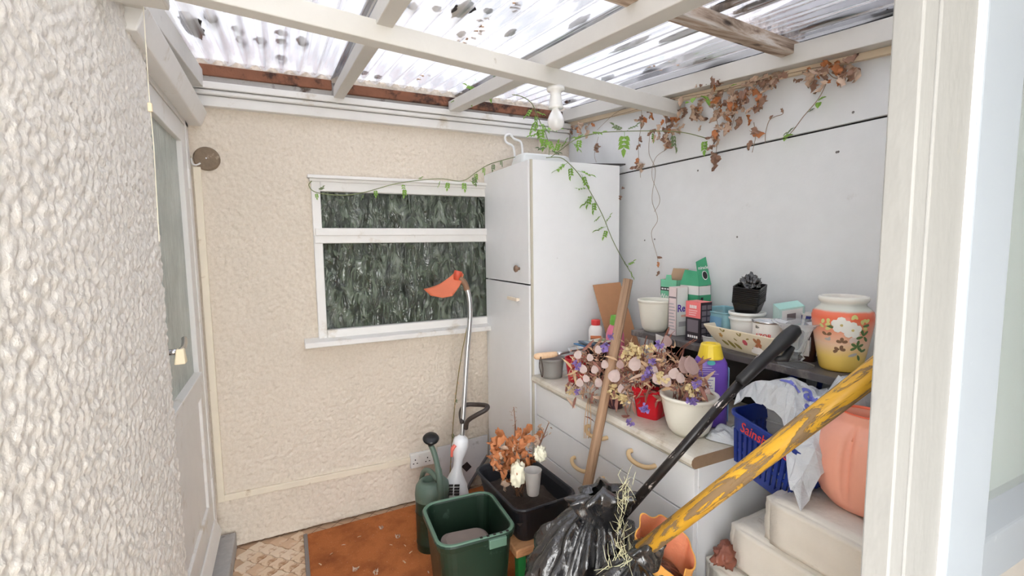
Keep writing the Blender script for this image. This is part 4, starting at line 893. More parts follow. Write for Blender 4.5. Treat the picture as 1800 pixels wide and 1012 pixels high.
b = MB(); b.rings([rrect(0,0,z,w,d,.045) for z, w, d in ((-.30,.16,.16),(-.02,.205,.21),(.0,.20,.205),(.012,.17,.175),(.013,.02,.02))]); b.xf(Matrix.Translation((.605,1.665,.335)) @ Matrix.Rotation(.14, 4, 'X') @ Matrix.Rotation(.1, 4, 'Y')); b.build('folded_card', mat('taupe_card', (142,128,120), .8, var=.1, bump=.2), t)

st = thing('low_stool', 'low wooden-topped stool with green legs under the black tub', 'stool', (.905, 1.76, .0125))
b = MB(); b.bb(.765, 1.06, 1.575, 1.955, .290, .325); b.build('seat_board', M_plank, st, bevel=.006)
for x in (.795, 1.03):
    for y in (1.60, 1.92): b = MB(); b.bb(x-.017, x+.017, y-.017, y+.017, .0125, .290); b.build('leg', mat('bright_green_paint', (40,128,66), .45), st, bevel=.002)
b = MB(); b.bb(.78, 1.05, 1.90, 1.915, .2, .289); b.bb(.78, 1.05, 1.61, 1.62, .25, .289); b.build('shade_strips', mat('under_stool_shade', (52,36,34), .7), st)  # dark strips paint in the shaded space under the seat

tb = thing('black_tub', 'black rectangular plastic tub on the stool holding a dead plant', 'tub', (.905, 1.785, .326), .04)
tx, ty, th_ = .285, .43, .165
b = MB(); b.rings([rrect(0,0,z,w,d,r) for z, w, d, r in ((0,tx*.76,ty*.80,.04),(.008,tx*.78,ty*.82,.045),(th_-.022,tx*.95,ty*.96,.05),(th_-.020,tx*1.0,ty*1.0,.05),(th_-.006,tx*1.05,ty*1.035,.055),(th_,tx*1.03,ty*1.02,.055),(th_-.002,tx*.97,ty*.98,.05),(th_-.02,tx*.92,ty*.94,.048),(.012,tx*.76,ty*.80,.04))]); b.build('tub_body', mat('black_tub_plastic', (30,32,38), .4, var=.2, dirt=(70,72,76), dscale=6, damt=.68), tb, world=False, bevel=.002, angle=.9)
b = MB(); b.grid(lambda u, v: ((u-.5)*tx*.86, (v-.5)*ty*.88, .085+.02*noise.noise(Vector((u*6, v*8, 0)))), 20, 26); b.build('compost', M_soil, tb, world=False, smooth=True)
b = MB(); b.grid(lambda u, v: (-.03+.06*u, -ty*.525-.003*math.sin(PI*u), th_-.014+.016*v), 6, 3); b.build('grip_lip', mat('black_tub_plastic', (30,32,38)), tb, world=False, solid=.006)

# ------------------------------------------------------------------ leaves shared by plants and vines
def leaf_mesh(nm, L, W, curl, material, seed, lobes=0, nu=3, nv=6, crumple_=.0):
    rnd = random.Random(seed); ph = rnd.uniform(0, 6)
    def fn(u, v):
        w = W*math.sin(PI*min(1, max(0, v*.96+.03))**.8)**.75*(1+lobes*.35*math.sin(v*14+ph)); x = (u-.5)*w
        z = curl*L*(v*v)*-.6+abs(u-.5)*w*.5+crumple_*W*(noise.noise(Vector((u*3+seed, v*5, seed))))
        return (x+crumple_*W*.4*noise.noise(Vector((v*4, seed, u*2))), v*L, z)
    return MB().grid(fn, nu, nv).mesh(nm, material, True)
def put(me, name, parent, Mx):
    o = bpy.data.objects.new(name, me); COL.objects.link(o); o.parent = parent; XF[o] = XF[parent]
    Ml = XF[parent].inverted() @ Mx; lo, ro, sc = Ml.decompose(); o.location = lo; o.rotation_mode = 'QUATERNION'; o.rotation_quaternion = ro; o.scale = sc
    return o
def orient(p, d, roll=0, s=1.0):
    """place a leaf at p pointing along d"""
    d = Vector(d).normalized(); x = d.cross(Vector((0,0,1))); x = x.normalized() if x.length > 1e-3 else Vector((1,0,0))
    return Matrix.Translation(p) @ frame(Vector((0,0,0)), x, d) @ Matrix.Rotation(roll, 4, 'Y') @ Matrix.Scale(s, 4)
def mat_leaf(name, c1, c2, rough=.6):
    q = NT(name); n = q.noise(q.mapping((40,20,20)), 1, 4, .6)
    p = q.bsdf(q.mix(n, lin(c1), lin(c2)), rough, 0, q.bump(n, .3, .002))
    tl = q.n('ShaderNodeBsdfTranslucent'); q.l(q.mix(n, lin(c1), lin(c2)), tl.inputs[0])
    mx = q.n('ShaderNodeMixShader'); mx.inputs[0].default_value = .3; q.l(p, mx.inputs[1]); q.l(tl.outputs[0], mx.inputs[2]); return q.done(mx.outputs[0])
L_orange = mat_leaf('rust_dead_leaf', (186,112,66), (222,154,104)); L_tan = mat_leaf('tan_dead_leaf', (206,174,148), (230,206,184)); L_brown = mat_leaf('brown_dead_leaf', (150,114,94), (186,150,128))
L_red = mat_leaf('mauve_brown_leaf', (142,94,84), (186,134,118)); L_cream = mat_leaf('cream_dry_leaf', (222,186,144), (240,214,178)); L_green = mat_leaf('fresh_green_leaf', (110,156,60), (158,196,92)); L_grey = mat_leaf('grey_green_leaf', (96,116,80), (146,164,120))
DEAD = [leaf_mesh('dead_leaf', .055, .030, .6, m_, 10+i, .6, 4, 7, .9) for i, m_ in enumerate((L_tan, L_brown, L_tan, L_brown, L_orange, L_tan))]
RUST = [leaf_mesh('rust_leaf', .06, .036, .7, m_, 20+i, .5, 4, 7, .9) for i, m_ in enumerate((L_orange, L_orange, L_tan, L_orange))]
FLW = [leaf_mesh('dry_leaflet', .05, .011, .5, m_, 30+i, .1, 2, 5, .5) for i, m_ in enumerate((L_red, L_cream, L_tan, L_red, L_brown, L_cream))]
def pinnate(nm, material, n=3, L=.07, w=.014):
    b = MB()
    def leaflet(p, a, l):
        d = Vector((math.sin(a), math.cos(a), 0)); s_ = Vector((d.y, -d.x, 0)); k = len(b.v)
        b.v += [p, p+d*l*.35+s_*w*.5+Vector((0,0,.003)), p+d*l*.7+s_*w*.36+Vector((0,0,.001)), p+d*l+Vector((0,0,-.006)), p+d*l*.7-s_*w*.36+Vector((0,0,.001)), p+d*l*.35-s_*w*.5+Vector((0,0,.003)), p+d*l*.5-Vector((0,0,.001))]
        b.f += [(k,k+1,k+6),(k+1,k+2,k+6),(k+2,k+3,k+6),(k+3,k+4,k+6),(k+4,k+5,k+6),(k+5,k,k+6)]
    for i in range(n):
        y = L*(.25+.5*i/n)
        for s_ in (-1, 1): leaflet(Vector((0, y, -.004*i)), s_*.95, L*.30)
    leaflet(Vector((0, L*.72, -.008)), 0, L*.42); b.tube([(0,0,0),(0,L*.4,-.003),(0,L*.75,-.009)], .0007, 4)
    return b.mesh(nm, material, True)
PIN = [pinnate('pinnate_leaf', L_green), pinnate('pinnate_leaf', L_green, 2), pinnate('pinnate_leaf', L_grey, 3)]
def rdir(down=.2): return Vector((random.uniform(-1,1), random.uniform(-1,1), random.uniform(-1,1)-down))

# dead plant in the tub
dp = thing('dead_plant', 'dead shrub with curled rust brown leaves in the black tub', 'plant', (.90, 1.80, .41))
dd = lambda x, y, k=0: A(x, y, 2.0+k)
root = Vector((.895, 1.80, .41)); b = MB()
for tip in ((870,770),(905,745),(925,760),(890,800),(945,790),(875,810),(965,742),(903,715),(915,800),(955,765)):
    e = dd(*tip, random.uniform(-.06,.06)); b.tube(smoothpath([root+Vector((random.uniform(-.02,.02), random.uniform(-.02,.02), 0)), root.lerp(e, .5)+Vector((random.uniform(-.02,.02), 0, .02)), e]), .002, 5)
b.build('stems', mat('dead_stem', (128,90,66), .8), dp, smooth=True)
for i in range(85):
    x, y = random.gauss(905, 24), random.gauss(788, 24)
    if not (845 < x < 962 and 742 < y < 850): continue
    put(random.choice(RUST), 'leaf', dp, orient(dd(x, y, random.uniform(-.09,.09)), rdir(.8), random.uniform(-2,2), random.uniform(.7,1.15)))
for i in range(26):
    x = random.uniform(925, 968); y = 800-(x-925)*1.2+random.uniform(-12,12)
    put(FLW[random.choice((0,2,4))], 'twig_leaf', dp, orient(dd(x, y, random.uniform(-.03,.03)), rdir(-.3), random.uniform(-2,2), random.uniform(.3,.55)))
for i in range(10): put(FLW[random.choice((0,4))], 'twig_leaf', dp, orient(dd(903+random.uniform(-3,3), 715+i*4, 0), rdir(-.3), 0, .3))
t = thing('tissue_wad', 'crumpled cream tissue at the foot of the dead plant', 'tissue', tuple(A(910, 838, 1.88)))
crumple(A(911,832,1.90), .033, .03, .05, 6, .22, 22).build('crumpled_tissue', mat('cream_tissue', (222,218,196), .85, bump=.3), t, smooth=True)
t = thing('tissue_scrap', 'small pale crumpled flower-like tissue at the tub rim', 'tissue', tuple(A(947, 800, 1.95)))
crumple(A(949,798,1.93), .026, .02, .03, 8, .4, 20, 3).build('crumpled_tissue', mat('pale_tissue', (232,228,206), .85), t, smooth=True)
t = thing('plastic_cup', 'dirty clear plastic cup standing in the black tub', 'cup', (.925, 1.70, .415))
c = A(937, 868, 1.86); b = MB(); b.lathe([(.022,0),(.024,.004),(.034,.098),(.036,.10),(.033,.099),(.022,.006)], 24, c); b.build('cup_wall', M_cup, t, smooth=True)
b = MB(); b.lathe([(.021,.004),(.027,.06),(.001,.066)], 18, c); b.build('silt', mat('silt_brown', (128,112,98), .8), t, smooth=True)

# ------------------------------------------------------------------ grass trimmer standing upside down in the corner
gt = thing('grass_trimmer', 'upside-down electric grass trimmer with white body and orange guard', 'trimmer', tuple(P(806, 905, 2, 0.013)))
D_ = 2.44; TA = lambda x, y, k=0: A(x, y, D_+k)
base = TA(804, 930); base.z = .013
b = MB(); ctl = [(TA(812,764),.014),(TA(811,770),.036),(TA(809,782),.043),(TA(807,794),.036),(TA(806,806),.023),(TA(804,822),.023),(TA(802,834),.036),(TA(801,850),.058),(TA(800,870),.072),(TA(800,900),.070),(TA(800,925),.05)]
b.tube([p for p, r in reversed(ctl)], [r for p, r in reversed(ctl)], 24); b.build('motor_body', mat('white_abs', (226,228,230), .35), gt, smooth=True)
b = MB(); b.lathe([(.04,0),(.048,.01),(.052,.10)], 20, Vector((TA(800,925).x, TA(800,925).y, .013))); b.build('foot', M_black, gt)
for k in range(4):
    for s_ in (-1, 1): b = MB(); p = TA(800+s_*5.5, 845+k*4.2)-CF*.072; p += CF*(.011-.004*k if k else .016); b.box(p, (.026,.014,.0045), Matrix.Rotation(-YAW, 3, 'Z')); b.build('vent_slot', M_dark, gt)
b = MB(); b.tube(smoothpath([TA(800,782,-.04), TA(795,790,-.045), TA(794,802,-.035)]), [.010]*7+[.007]*6, 8); b.build('trigger', mat('coral_trigger', (226,112,96), .4), gt, smooth=True)
b = MB(); b.tube(smoothpath([TA(812,768), TA(816,700), TA(821,620), TA(826,560), TA(825,525), TA(820,505)]), .0128, 14); b.build('pole', M_silver, gt, smooth=True)
b = MB(); b.tube(smoothpath([TA(821,510), TA(817,498), TA(808,489)]), .0155, 14); b.build('elbow', mat('rusty_grip', (136,104,80), .7, var=.3), gt, smooth=True)
b = MB(); b.tube(smoothpath([TA(812,742,-.02), TA(810,725,.05), TA(818,712,.04), TA(838,711,.03), TA(856,713,-.03), TA(854,720,-.06), TA(836,730,-.06), TA(822,740,-.04), TA(819,753,-.02)]), .0115, 10); b.build('hand_grip', mat('brown_black_grip', (58,50,46), .5), gt, smooth=True)
col_ = [TA(806+9*math.cos(a), 482-4*math.sin(a), .02*math.sin(a)) for a in (PI*.95, PI*.75, PI*.5, PI*.25, .05)]
low_ = [TA(745,508,-.05), TA(757,519,-.09), TA(778,523,-.11), TA(795,520,-.09), TA(803,508,-.05)]
b = MB(); b.grid(lambda u, v: (lambda a, c_: a.lerp(c_, v)+Vector((0,0,.03))*math.sin(PI*v)*-.5)(*[(lambda pl: pl[min(3,int(u*4))].lerp(pl[min(3,int(u*4))+1], u*4-min(3,int(u*4))))(q) for q in (col_, low_)]), 16, 8); b.build('guard', mat('faded_orange_plastic', (206,108,72), .5, var=.12, dirt=(150,96,70), dscale=14), gt, smooth=True, solid=.004)
b = MB(); b.tube([TA(803,492), TA(805,480), TA(806,476)], [.018,.022,.020], 16); sh_ = b.build('spool_head', mat('red_spool', (196,84,60), .5), gt, smooth=True)
b = MB(); b.tube([TA(802,476), TA(797,468)], .0025, 5); b.build('cutting_line', M_black, gt)
t = thing('dry_vine_stem', 'yellowing dry vine stem hanging down beside the trimmer', 'vine', tuple(P(792, 880, 1, 2.60)))
pts = smoothpath([P(x, y, 1, 2.62) for x, y in ((821,575),(812,620),(803,680),(797,740),(793,800),(790,850))]); b = MB(); b.tube(pts, .0028, 6); b.build('stem', mat('dry_green_stem', (146,132,82), .8), t, smooth=True)
for i in range(22): put(random.choice((PIN[2], FLW[2], FLW[1])), 'leaf', t, orient(random.choice(pts[6:]), rdir(1.2), random.uniform(-2,2), random.uniform(.3,.55)))
t = thing('grey_board', 'pale grey angular board leaning behind the trimmer', 'board', tuple(P(800, 880, 1, 2.64)))
pg = [P(x, y, 1, 2.655) for x, y in ((769,787),(857,764),(857,806),(826,852),(812,930),(772,930))]
b = MB(); n_ = len(pg); b.v = [p.copy() for p in pg]+[p+Vector((0,.008,0)) for p in pg]; b.f = [tuple(range(n_)), tuple(reversed(range(n_, 2*n_)))]+[(i, i+n_, (i+1) % n_+n_, (i+1) % n_) for i in range(n_)]; b.build('sheet', mat('dull_grey_plastic', (206,206,208), .5, var=.08, dirt=(140,138,138), dscale=8), t)
b = MB(); b.slab([P(811,820,1,2.654), P(820,829,1,2.654), P(829,820,1,2.654), P(821,811,1,2.654)], .0012); b.build('sticker', mat('dark_sticker', (52,48,50), .4), t)
b = MB(); b.tube([P(857,800,1,2.63), P(826,850,1,2.60), P(812,885,1,2.58)], .009, 8); b.build('dark_edge', mat('dark_edging', (84,82,86), .5), t)

# ------------------------------------------------------------------ white jug-like container and dark board on the cupboard
t = thing('white_canister', 'white plastic container with wire loop on top of the cupboard', 'container', (1.44, 2.56, CT+.001))
b = MB(); b.rings([rrect(1.45,2.56,z,w,d,.03) for z, w, d in ((CT+.001,.36,.16),(CT+.06,.355,.155),(CT+.105,.33,.14),(CT+.115,.30,.12))]); b.build('container_body', mat('milky_plastic', (222,224,220), .4), t, bevel=.004)
b = MB(); b.tube(smoothpath([P(x, y, 1, 2.54) for x, y in ((905,280),(902,258),(890,250),(888,240),(896,236),(904,244),(915,249),(918,262),(918,280))], 5), .0065, 10); b.build('wire_loop', mat('white_wire', (226,226,224), .35), t, smooth=True)
t = thing('dark_thin_board', 'thin black charred board overhanging the cupboard top at the back', 'board', (1.6, 2.2, CT+.001))
b = MB(); b.slab([(1.47,2.16,CT+.002),(1.72,2.10,CT+.006),(1.72,2.4,CT+.006),(1.50,2.42,CT+.002)], .008); b.build('sheet', mat('charred_board', (60,56,56), .8, var=.4, scale=60, dirt=(190,186,180), dscale=40, damt=.6), t)

# ------------------------------------------------------------------ painted block stack, basket, carrier bag, orange can
M_paintblock = mat('white_painted_masonry', (224,218,206), .85, var=.06, bump=.5, bscale=45, dirt=(176,162,142), dscale=9, damt=.60)
def block(x0, x1, y0, y1, z0, z1, label, seed):
    t = thing('masonry_block', label, 'block', ((x0+x1)/2, (y0+y1)/2, z0), 0, 'painted blocks stacked by the post')
    b = MB(); cx, cy, cz = (x0+x1)/2, (y0+y1)/2, (z0+z1)/2; n = 14
    bm = bmesh.new(); bmesh.ops.create_cube(bm, size=1); bmesh.ops.bevel(bm, geom=bm.edges[:], offset=.05, segments=3, affect='EDGES'); bmesh.ops.subdivide_edges(bm, edges=[e for e in bm.edges if e.calc_length() > .3], cuts=9, use_grid_fill=True)
    for v in bm.verts:
        p = Vector((cx+v.co.x*(x1-x0), cy+v.co.y*(y1-y0), cz+v.co.z*(z1-z0)))
        v.co = p+v.co.normalized()*.005*noise.fractal(p*22+Vector((seed,0,0)), 1, 2, 3)
    bm.verts.ensure_lookup_table(); b.v = [v.co.copy() for v in bm.verts]; b.f = [tuple(v.index for v in f.verts) for f in bm.faces]; bm.free()
    b.build('block_body', M_paintblock, t, smooth=True)
UZ = .806
block(1.20, 1.49, .36, .848, .668, UZ, 'white painted masonry block, topmost of the stack by the post', 1)
block(1.20, 1.49, .49, .962, .528, .664, 'white painted masonry block, second from the top, stepping back', 2)
block(1.16, 1.49, .50, 1.018, .388, .524, 'white painted masonry block, third from the top beside the cabinet', 3)
for i in range(3): block(1.20, 1.49, .50, .98, .0+i*.13-.0, .128+i*.13, 'white painted block low in the stack below the third course', 4+i)
t = thing('brown_lump', 'reddish brown rounded lump lying beside the cabinet corner', 'rag', (1.20, 1.0, .525))
c = P(1268, 985, 2, .545); b = crumple(Vector((c.x+.02, c.y-.005, .56)), .05, .03, .032, 12, .35, 18); b.build('rag', mat('brown_leather', (140,84,66), .45, var=.3), t, smooth=True)

BT = Matrix.Translation((1.475, .905, .868)) @ Matrix.Rotation(-.03, 4, 'Z') @ Matrix.Rotation(.20, 4, 'X')
M_blue = mat('navy_blue_plastic', (30,52,132), .35, var=.1)
bs = thing('shopping_basket', 'dark blue slotted shopping basket wedged beside the worktop', 'basket', BT.translation, rot=BT.to_3x3())
LW, SW, HB = .425, .262, .205
def bl_(z, k): return rrect(0, 0, z, LW*k, SW*k, .03)
z0, z1 = -HB/2, HB/2
b = MB(); b.rings([bl_(z1-.06,.955), bl_(z1-.012,.99), bl_(z1-.012,1.03), bl_(z1,1.03), bl_(z1,.985), bl_(z1-.06,.935)], False, False); b.build('rim_band', M_blue, bs, world=False, bevel=.002)
b = MB(); b.rings([bl_(z0,.80), bl_(z0+.03,.82), bl_(z0+.03,.805), bl_(z0+.006,.79)]); b.build('base_tray', M_blue, bs, world=False)
def bp(px_, py_, z): k = .82+(.94-.82)*((z-z0)/(HB-.06)); return Vector((px_*k, py_*k, z))
slats = []
for i in range(12): slats.append((-LW/2, -SW/2+.02+(SW-.04)*i/11, 0)); slats.append((LW/2, -SW/2+.02+(SW-.04)*i/11, 0))
for i in range(17): slats.append((-LW/2+.03+(LW-.06)*i/16, -SW/2, 1)); slats.append((-LW/2+.03+(LW-.06)*i/16, SW/2, 1))
for x, y, ax in slats:
    b = MB(); a0, a1 = bp(x, y, z0+.028), bp(x, y, z1-.058); wv = Vector((.0055,0,0)) if ax else Vector((0,.0055,0)); tv = Vector((0,.004,0)) if ax else Vector((.004,0,0))
    b.hexa([a0-wv-tv, a0+wv-tv, a0+wv+tv, a0-wv+tv, a1-wv-tv, a1+wv-tv, a1+wv+tv, a1-wv+tv]); b.build('slat', M_blue, bs, world=False)
for zz in (z0+.075,):
    b = MB(); k = .82+.12*((zz-z0)/(HB-.06)); b.rings([bl_(zz-.005, k), bl_(zz+.005, k), bl_(zz+.005, k-.02), bl_(zz-.005, k-.02), bl_(zz-.005, k)], False, False); b.build('mid_rail', M_blue, bs, world=False)
b = MB(); b.tube(smoothpath([BT @ Vector(p) for p in ((-.02,SW/2-.01,z1-.01),(.0,SW/2-.01,z1+.05),(.05,SW/2-.015,z1+.085),(.17,SW/2-.02,z1+.09),(.205,SW/2-.01,z1+.05),(.21,SW/2-.01,z1-.01))]), .009, 8); b.build('carry_handle', M_blue, bs, smooth=True)
Mx = BT @ frame(Vector((-LW/2*.982-.001, 0, z1-.036)), (0,-1,0), (.04,0,1))
lettering(bs, 'Sainsbury\'s', INK('signal_red', (206,56,52)), Mx, .0, 0, .044, .0012, .0004, .85)
for k, (x, y, s_) in enumerate(((-.15,-.05,.03), (-.14,.02,.026), (-.15,-.01,.024), (-.14,.06,.028), (-.15,-.085,.022))):
    t = thing('old_pot_shard', ('cream', 'ivory', 'pale', 'buff', 'beige')[k]+' lump showing through the basket slots', 'lump', BT @ Vector((x,y,z0+.008)), 0, 'pale lumps inside the blue basket')
    crumple(BT @ Vector((x, y, z0+.014+s_)), s_*.7, s_*.7, s_, 30+k, .2, 10).build('lump_body', mat('cream_ceramic'+str(k), ((232,226,206),(224,216,190),(228,222,210),(214,200,168),(222,210,190))[k], .5), t, smooth=True)
t = thing('support_block', 'plain block wedged under the blue basket', 'block', (1.60, .93, 0)); b = MB(); b.bb(1.52, 1.70, .885, 1.0, 0, .775); b.build('block_body', M_paintblock, t, bevel=.006)

cbag = thing('carrier_bag', 'crumpled white carrier bag with blue letters heaped in the basket', 'bag', (1.46, .88, .97))
def sstep(a, b, x): t_ = min(1, max(0, (x-a)/(b-a))); return t_*t_*(3-2*t_)
def bag_s(u, v):
    over = sstep(.55, .9, v)
    x = 1.29-.085*over+(.40+.085*over)*u; y = 1.025-.285*v
    rim = 1.0-(1.035-y)*.20
    hump = max(.15*math.exp(-((x-1.39)/.13)**2-((y-.88)/.13)**2), .175*math.exp(-(max(0, abs(x-1.46)-.05)/.09)**2-((y-.785)/.08)**2))+.03*math.exp(-((x-1.31)/.03)**2-((y-.98)/.03)**2)
    q = Vector((x*9, y*9, 3))
    cr = .030*noise.noise(q*1.15)-.03*abs(noise.noise(q*.9+Vector((2,1,0))))+.012
    z = rim+hump+cr
    if x < 1.262: z = min(z, rim+.012-(1.262-x)*1.7)
    if x > 1.43 and y > .802: z = min(z, 1.083-(x-1.43)*.15)
    if v > .94: z -= (v-.94)*1.2
    if u < .05 and over < .5: z -= .03
    return Vector((x+.016*noise.noise(q*1.3+Vector((5,0,0)))*(1 if x < 1.43 else .3), y+.016*noise.noise(q*1.3+Vector((0,8,0))), max(z, UZ+.012 if y < .86 else .80)))
NB = 19; rb = random.Random(11)
BAGV = [[bag_s((i+(rb.uniform(-.42,.42) if 0 < i < NB else 0))/NB, (j+(rb.uniform(-.42,.42) if 0 < j < NB else 0))/NB)+Vector((0,0,rb.uniform(-.007,.007))) for i in range(NB+1)] for j in range(NB+1)]
b = MB()
for row in BAGV: b.v += row
for j in range(NB):
    for i in range(NB):
        a = j*(NB+1)+i; q_ = (a, a+1, a+NB+2, a+NB+1)
        b.f += [(q_[0],q_[1],q_[2]),(q_[0],q_[2],q_[3])] if random.random() < .5 else [(q_[0],q_[1],q_[3]),(q_[1],q_[2],q_[3])]
bvh = BVHTree.FromPolygons([tuple(p) for p in b.v], b.f)
b.build('bag_film', M_carrier, cbag, smooth=False, solid=.001)
M_peri = INK('periwinkle', (112,118,200))
for ch, (px_, py_), sz, rot_ in (('I', (1382,670), .045, .8), ('I', (1398,680), .055, .35), ('a', (1420,690), .085, -.2), ('o', (1458,680), .075, .9), ('s', (1418,716), .06, -.4)):
    hit, nn, _, _ = bvh.ray_cast(CC, ray(px_, py_))
    if hit is None: continue
    if nn.dot(CC-hit) < 0: nn = -nn
    nn = (nn+(CC-hit).normalized()).normalized(); xt = (CR-nn*CR.dot(nn)).normalized(); yt = nn.cross(xt)
    tm = text_mb(ch, sz, bold=.002, cuts=3); R2 = Matrix.Rotation(rot_, 2); out = []
    for p in tm.v:
        q = R2 @ Vector((p.x, p.y)); s0 = hit+xt*q.x+yt*q.y; h2, _, _, _ = bvh.ray_cast(s0+nn*.06, -nn)
        out.append((h2 if h2 is not None and (h2-s0).length < .05 else s0)+nn*.0025)
    tm.v = out; tm.build('blue_letter', M_peri, cbag)

oc = thing('orange_watering_can', 'peach orange plastic watering can standing on the topmost block', 'watering can', (1.372, .682, UZ))
M_peach = mat('peach_plastic', (244,172,146), .4, var=.06, dirt=(226,176,156), dscale=7, damt=.58)
oc_c = Vector((1.372, .682, UZ))
def can_ring(z, r, n=96, groove=0):
    out = []
    for j in range(n):
        a = 2*PI*j/n; g = (math.exp(-((a-(PI+.02))/.075)**2)*1.2-.3*math.exp(-((a-(PI-.3))/.22)**2))*groove
        rr = r*(1-g); out.append(oc_c+Vector((math.cos(a)*rr*.80, math.sin(a)*rr*1.08, z)))
    return out
b = MB(); b.rings([can_ring(z, r, groove=g) for z, r, g in ((.001,.060,0),(.006,.072,0),(.03,.094,.05),(.07,.110,.14),(.12,.116,.20),(.165,.112,.22),(.20,.100,.22),(.222,.084,.16),(.235,.066,.05),(.245,.060,0),(.262,.062,0),(.266,.060,0),(.262,.056,0),(.24,.054,0),(.20,.08,0))]); b.build('can_body', M_peach, oc, smooth=True)
b = MB(); b.rings([can_ring(z, r) for z, r in ((.2655,.0625),(.268,.061),(.2675,.0545),(.262,.054))], False, False); b.build('rim', mat('bright_orange_rim', (240,108,70), .4), oc, smooth=True)
b = MB(); b.tube([oc_c+Vector(p) for p in ((.10,.01,.04),(.135,.015,.16),(.15,.02,.28),(.16,.022,.37))], [.024,.019,.016,.0155], 16); b.build('spout', M_peach, oc, smooth=True)
b = MB(); b.tube(smoothpath([oc_c+Vector(p) for p in ((-.02,-.06,.255),(-.01,-.11,.26),(0,-.15,.2),(0,-.13,.1),(0,-.10,.06))]), .013, 10); b.build('handle', M_peach, oc, smooth=True)

# ------------------------------------------------------------------ bin bags, orange bag, straw
def bagmesh(c, rx, ry, z0, z1, seed, knot=None, amp=.1, pleat=.10, nu=130, nv=80):
    c = Vector(c); knot = Vector(knot) if knot else c+Vector((0,0,z1))
    def fn(u, v):
        th = u*2*PI; ph = v
        r = (1-abs(2*ph-1)**3.2)**.5 if ph < .999 else 0
        r = max(r, .03)
        z = z0+(z1-z0)*ph
        top = Vector((knot.x, knot.y, 0))-Vector((c.x, c.y, 0)); sh_ = max(0, ph-.35)/.65; sh_ = sh_**1.6
        d = Vector((math.cos(th), math.sin(th), 0))
        q = Vector((d.x*2.1, d.y*2.1, z*6))+Vector((seed*3.1,0,0)); f = noise.voronoi(q*1.3)[0]
        k = 1+amp*((f[1]-f[0])*1.8-.5)+amp*.6*noise.noise(q*2.7)+amp*.4*abs(noise.noise(q*5.5))
        k *= 1-pleat*sh_*(abs(math.sin(th*9+3*noise.noise(q*.6))))*1.1
        return Vector((c.x+top.x*sh_+d.x*rx*r*k, c.y+top.y*sh_+d.y*ry*r*k, z+.02*noise.noise(q*1.9)*r))
    return MB().grid(fn, nu, nv)
knot = A(1066, 942, 1.47)
bc = A(985, 1000, 1.52)
bb1 = thing('bin_bag', 'full black bin bag tied in a fanned knot in front of the drawers', 'bag', (bc.x, bc.y, .013))
bagmesh((bc.x+.045, bc.y-.02, 0), .205, .165, .013, A(1000,893,1.5).z, 1, (bc.x+.10, bc.y-.04, 0), .12, .18).build('bag_body', M_binbag, bb1, smooth=True)
def tuft(c, axis, side, L, w, d, seed, pl=11):
    axis = Vector(axis).normalized(); side = Vector(side); side = (side-axis*side.dot(axis)).normalized(); dep = axis.cross(side)
    def fn(u, v):
        th = u*2*PI; k = (.16+.84*v**.75)*(1 if v < .86 else math.sqrt(max(0.0, 1-((v-.86)/.145)**2))*.9+.1)
        f = 1+.16*math.sin(th*pl+4*noise.noise(Vector((v*2, seed, 0))))*min(1, .35+v)+.12*noise.noise(Vector((math.cos(th)*2, math.sin(th)*2, v*5+seed)))
        lift = L*v*(1-.20*abs(math.cos(th))*v)
        return Vector(c)+axis*lift+side*(math.cos(th)*w*k*f)+dep*(math.sin(th)*d*k*f)
    return MB().grid(fn, 120, 40)
ax_ = (A(1058,848,1.45)-knot); tuft(knot-ax_*.05, ax_, CR, .185, .112, .06, 2, 9).build('tied_neck', M_binbag, bb1, smooth=True)
ring = [knot+CR*.03*math.cos(a)+CF*.03*math.sin(a)+Vector((0,0,.004*math.sin(3*a))) for a in [2*PI*i/16 for i in range(17)]]
b = MB(); b.tube(ring, .012, 8); b.build('knot', M_binbag, bb1, smooth=True)
bb2 = thing('bin_bag', 'open black bin bag of dry grass nearest the doorway', 'bag', (.92, .96, .013))
bagmesh((.90,.985,0), .19, .15, .013, .66, 5, tuple(A(1120,985,1.3)), .16, .15).build('bag_body', M_binbag, bb2, smooth=True)
pk_ = A(1150, 1005, 1.24); tuft(pk_, A(1138,965,1.24)-pk_+CF*.01, CR, .085, .055, .04, 9, 7).build('torn_flap', M_binbag, bb2, smooth=True)
def straw(name, label, pts, n, spread, L, seed):
    rnd = random.Random(seed); t = thing(name, label, 'grass', tuple(pts[0])); b = MB()
    for i in range(n):
        p = Vector(pts[rnd.randrange(len(pts))])+Vector([rnd.gauss(0, spread) for _ in range(3)]); d = Vector((rnd.gauss(.1,.5), rnd.gauss(0,.5), rnd.choice((-.5,.9,1.1)))).normalized()
        l = L*rnd.uniform(.4,1.2); m_ = p+d*l*.5+Vector([rnd.gauss(0,.006) for _ in range(3)]); b.tube([p-d*l*.1, m_, p+d*l], [.0009,.0008,.0004], 4, cap=False)
    o = b.build('blades', mat('dry_straw', (214,210,172), .8, var=.2, scale=30), t, smooth=True); o['kind'] = 'stuff'
straw('straw_tuft', 'wisp of pale straw sticking up between the bag knot and the black pole', [A(x, y, 1.38) for x, y in ((1098,860),(1096,880),(1094,900),(1090,925),(1105,850),(1092,940))], 45, .007, .05, 3)
straw('grass_clippings', 'loose heap of dry grass spilling from the open bin bag', [A(x, y, 1.30) for x, y in ((1085,960),(1095,975),(1105,985),(1095,995),(1115,995),(1080,1005),(1100,1010),(1120,985))], 60, .012, .06, 4)

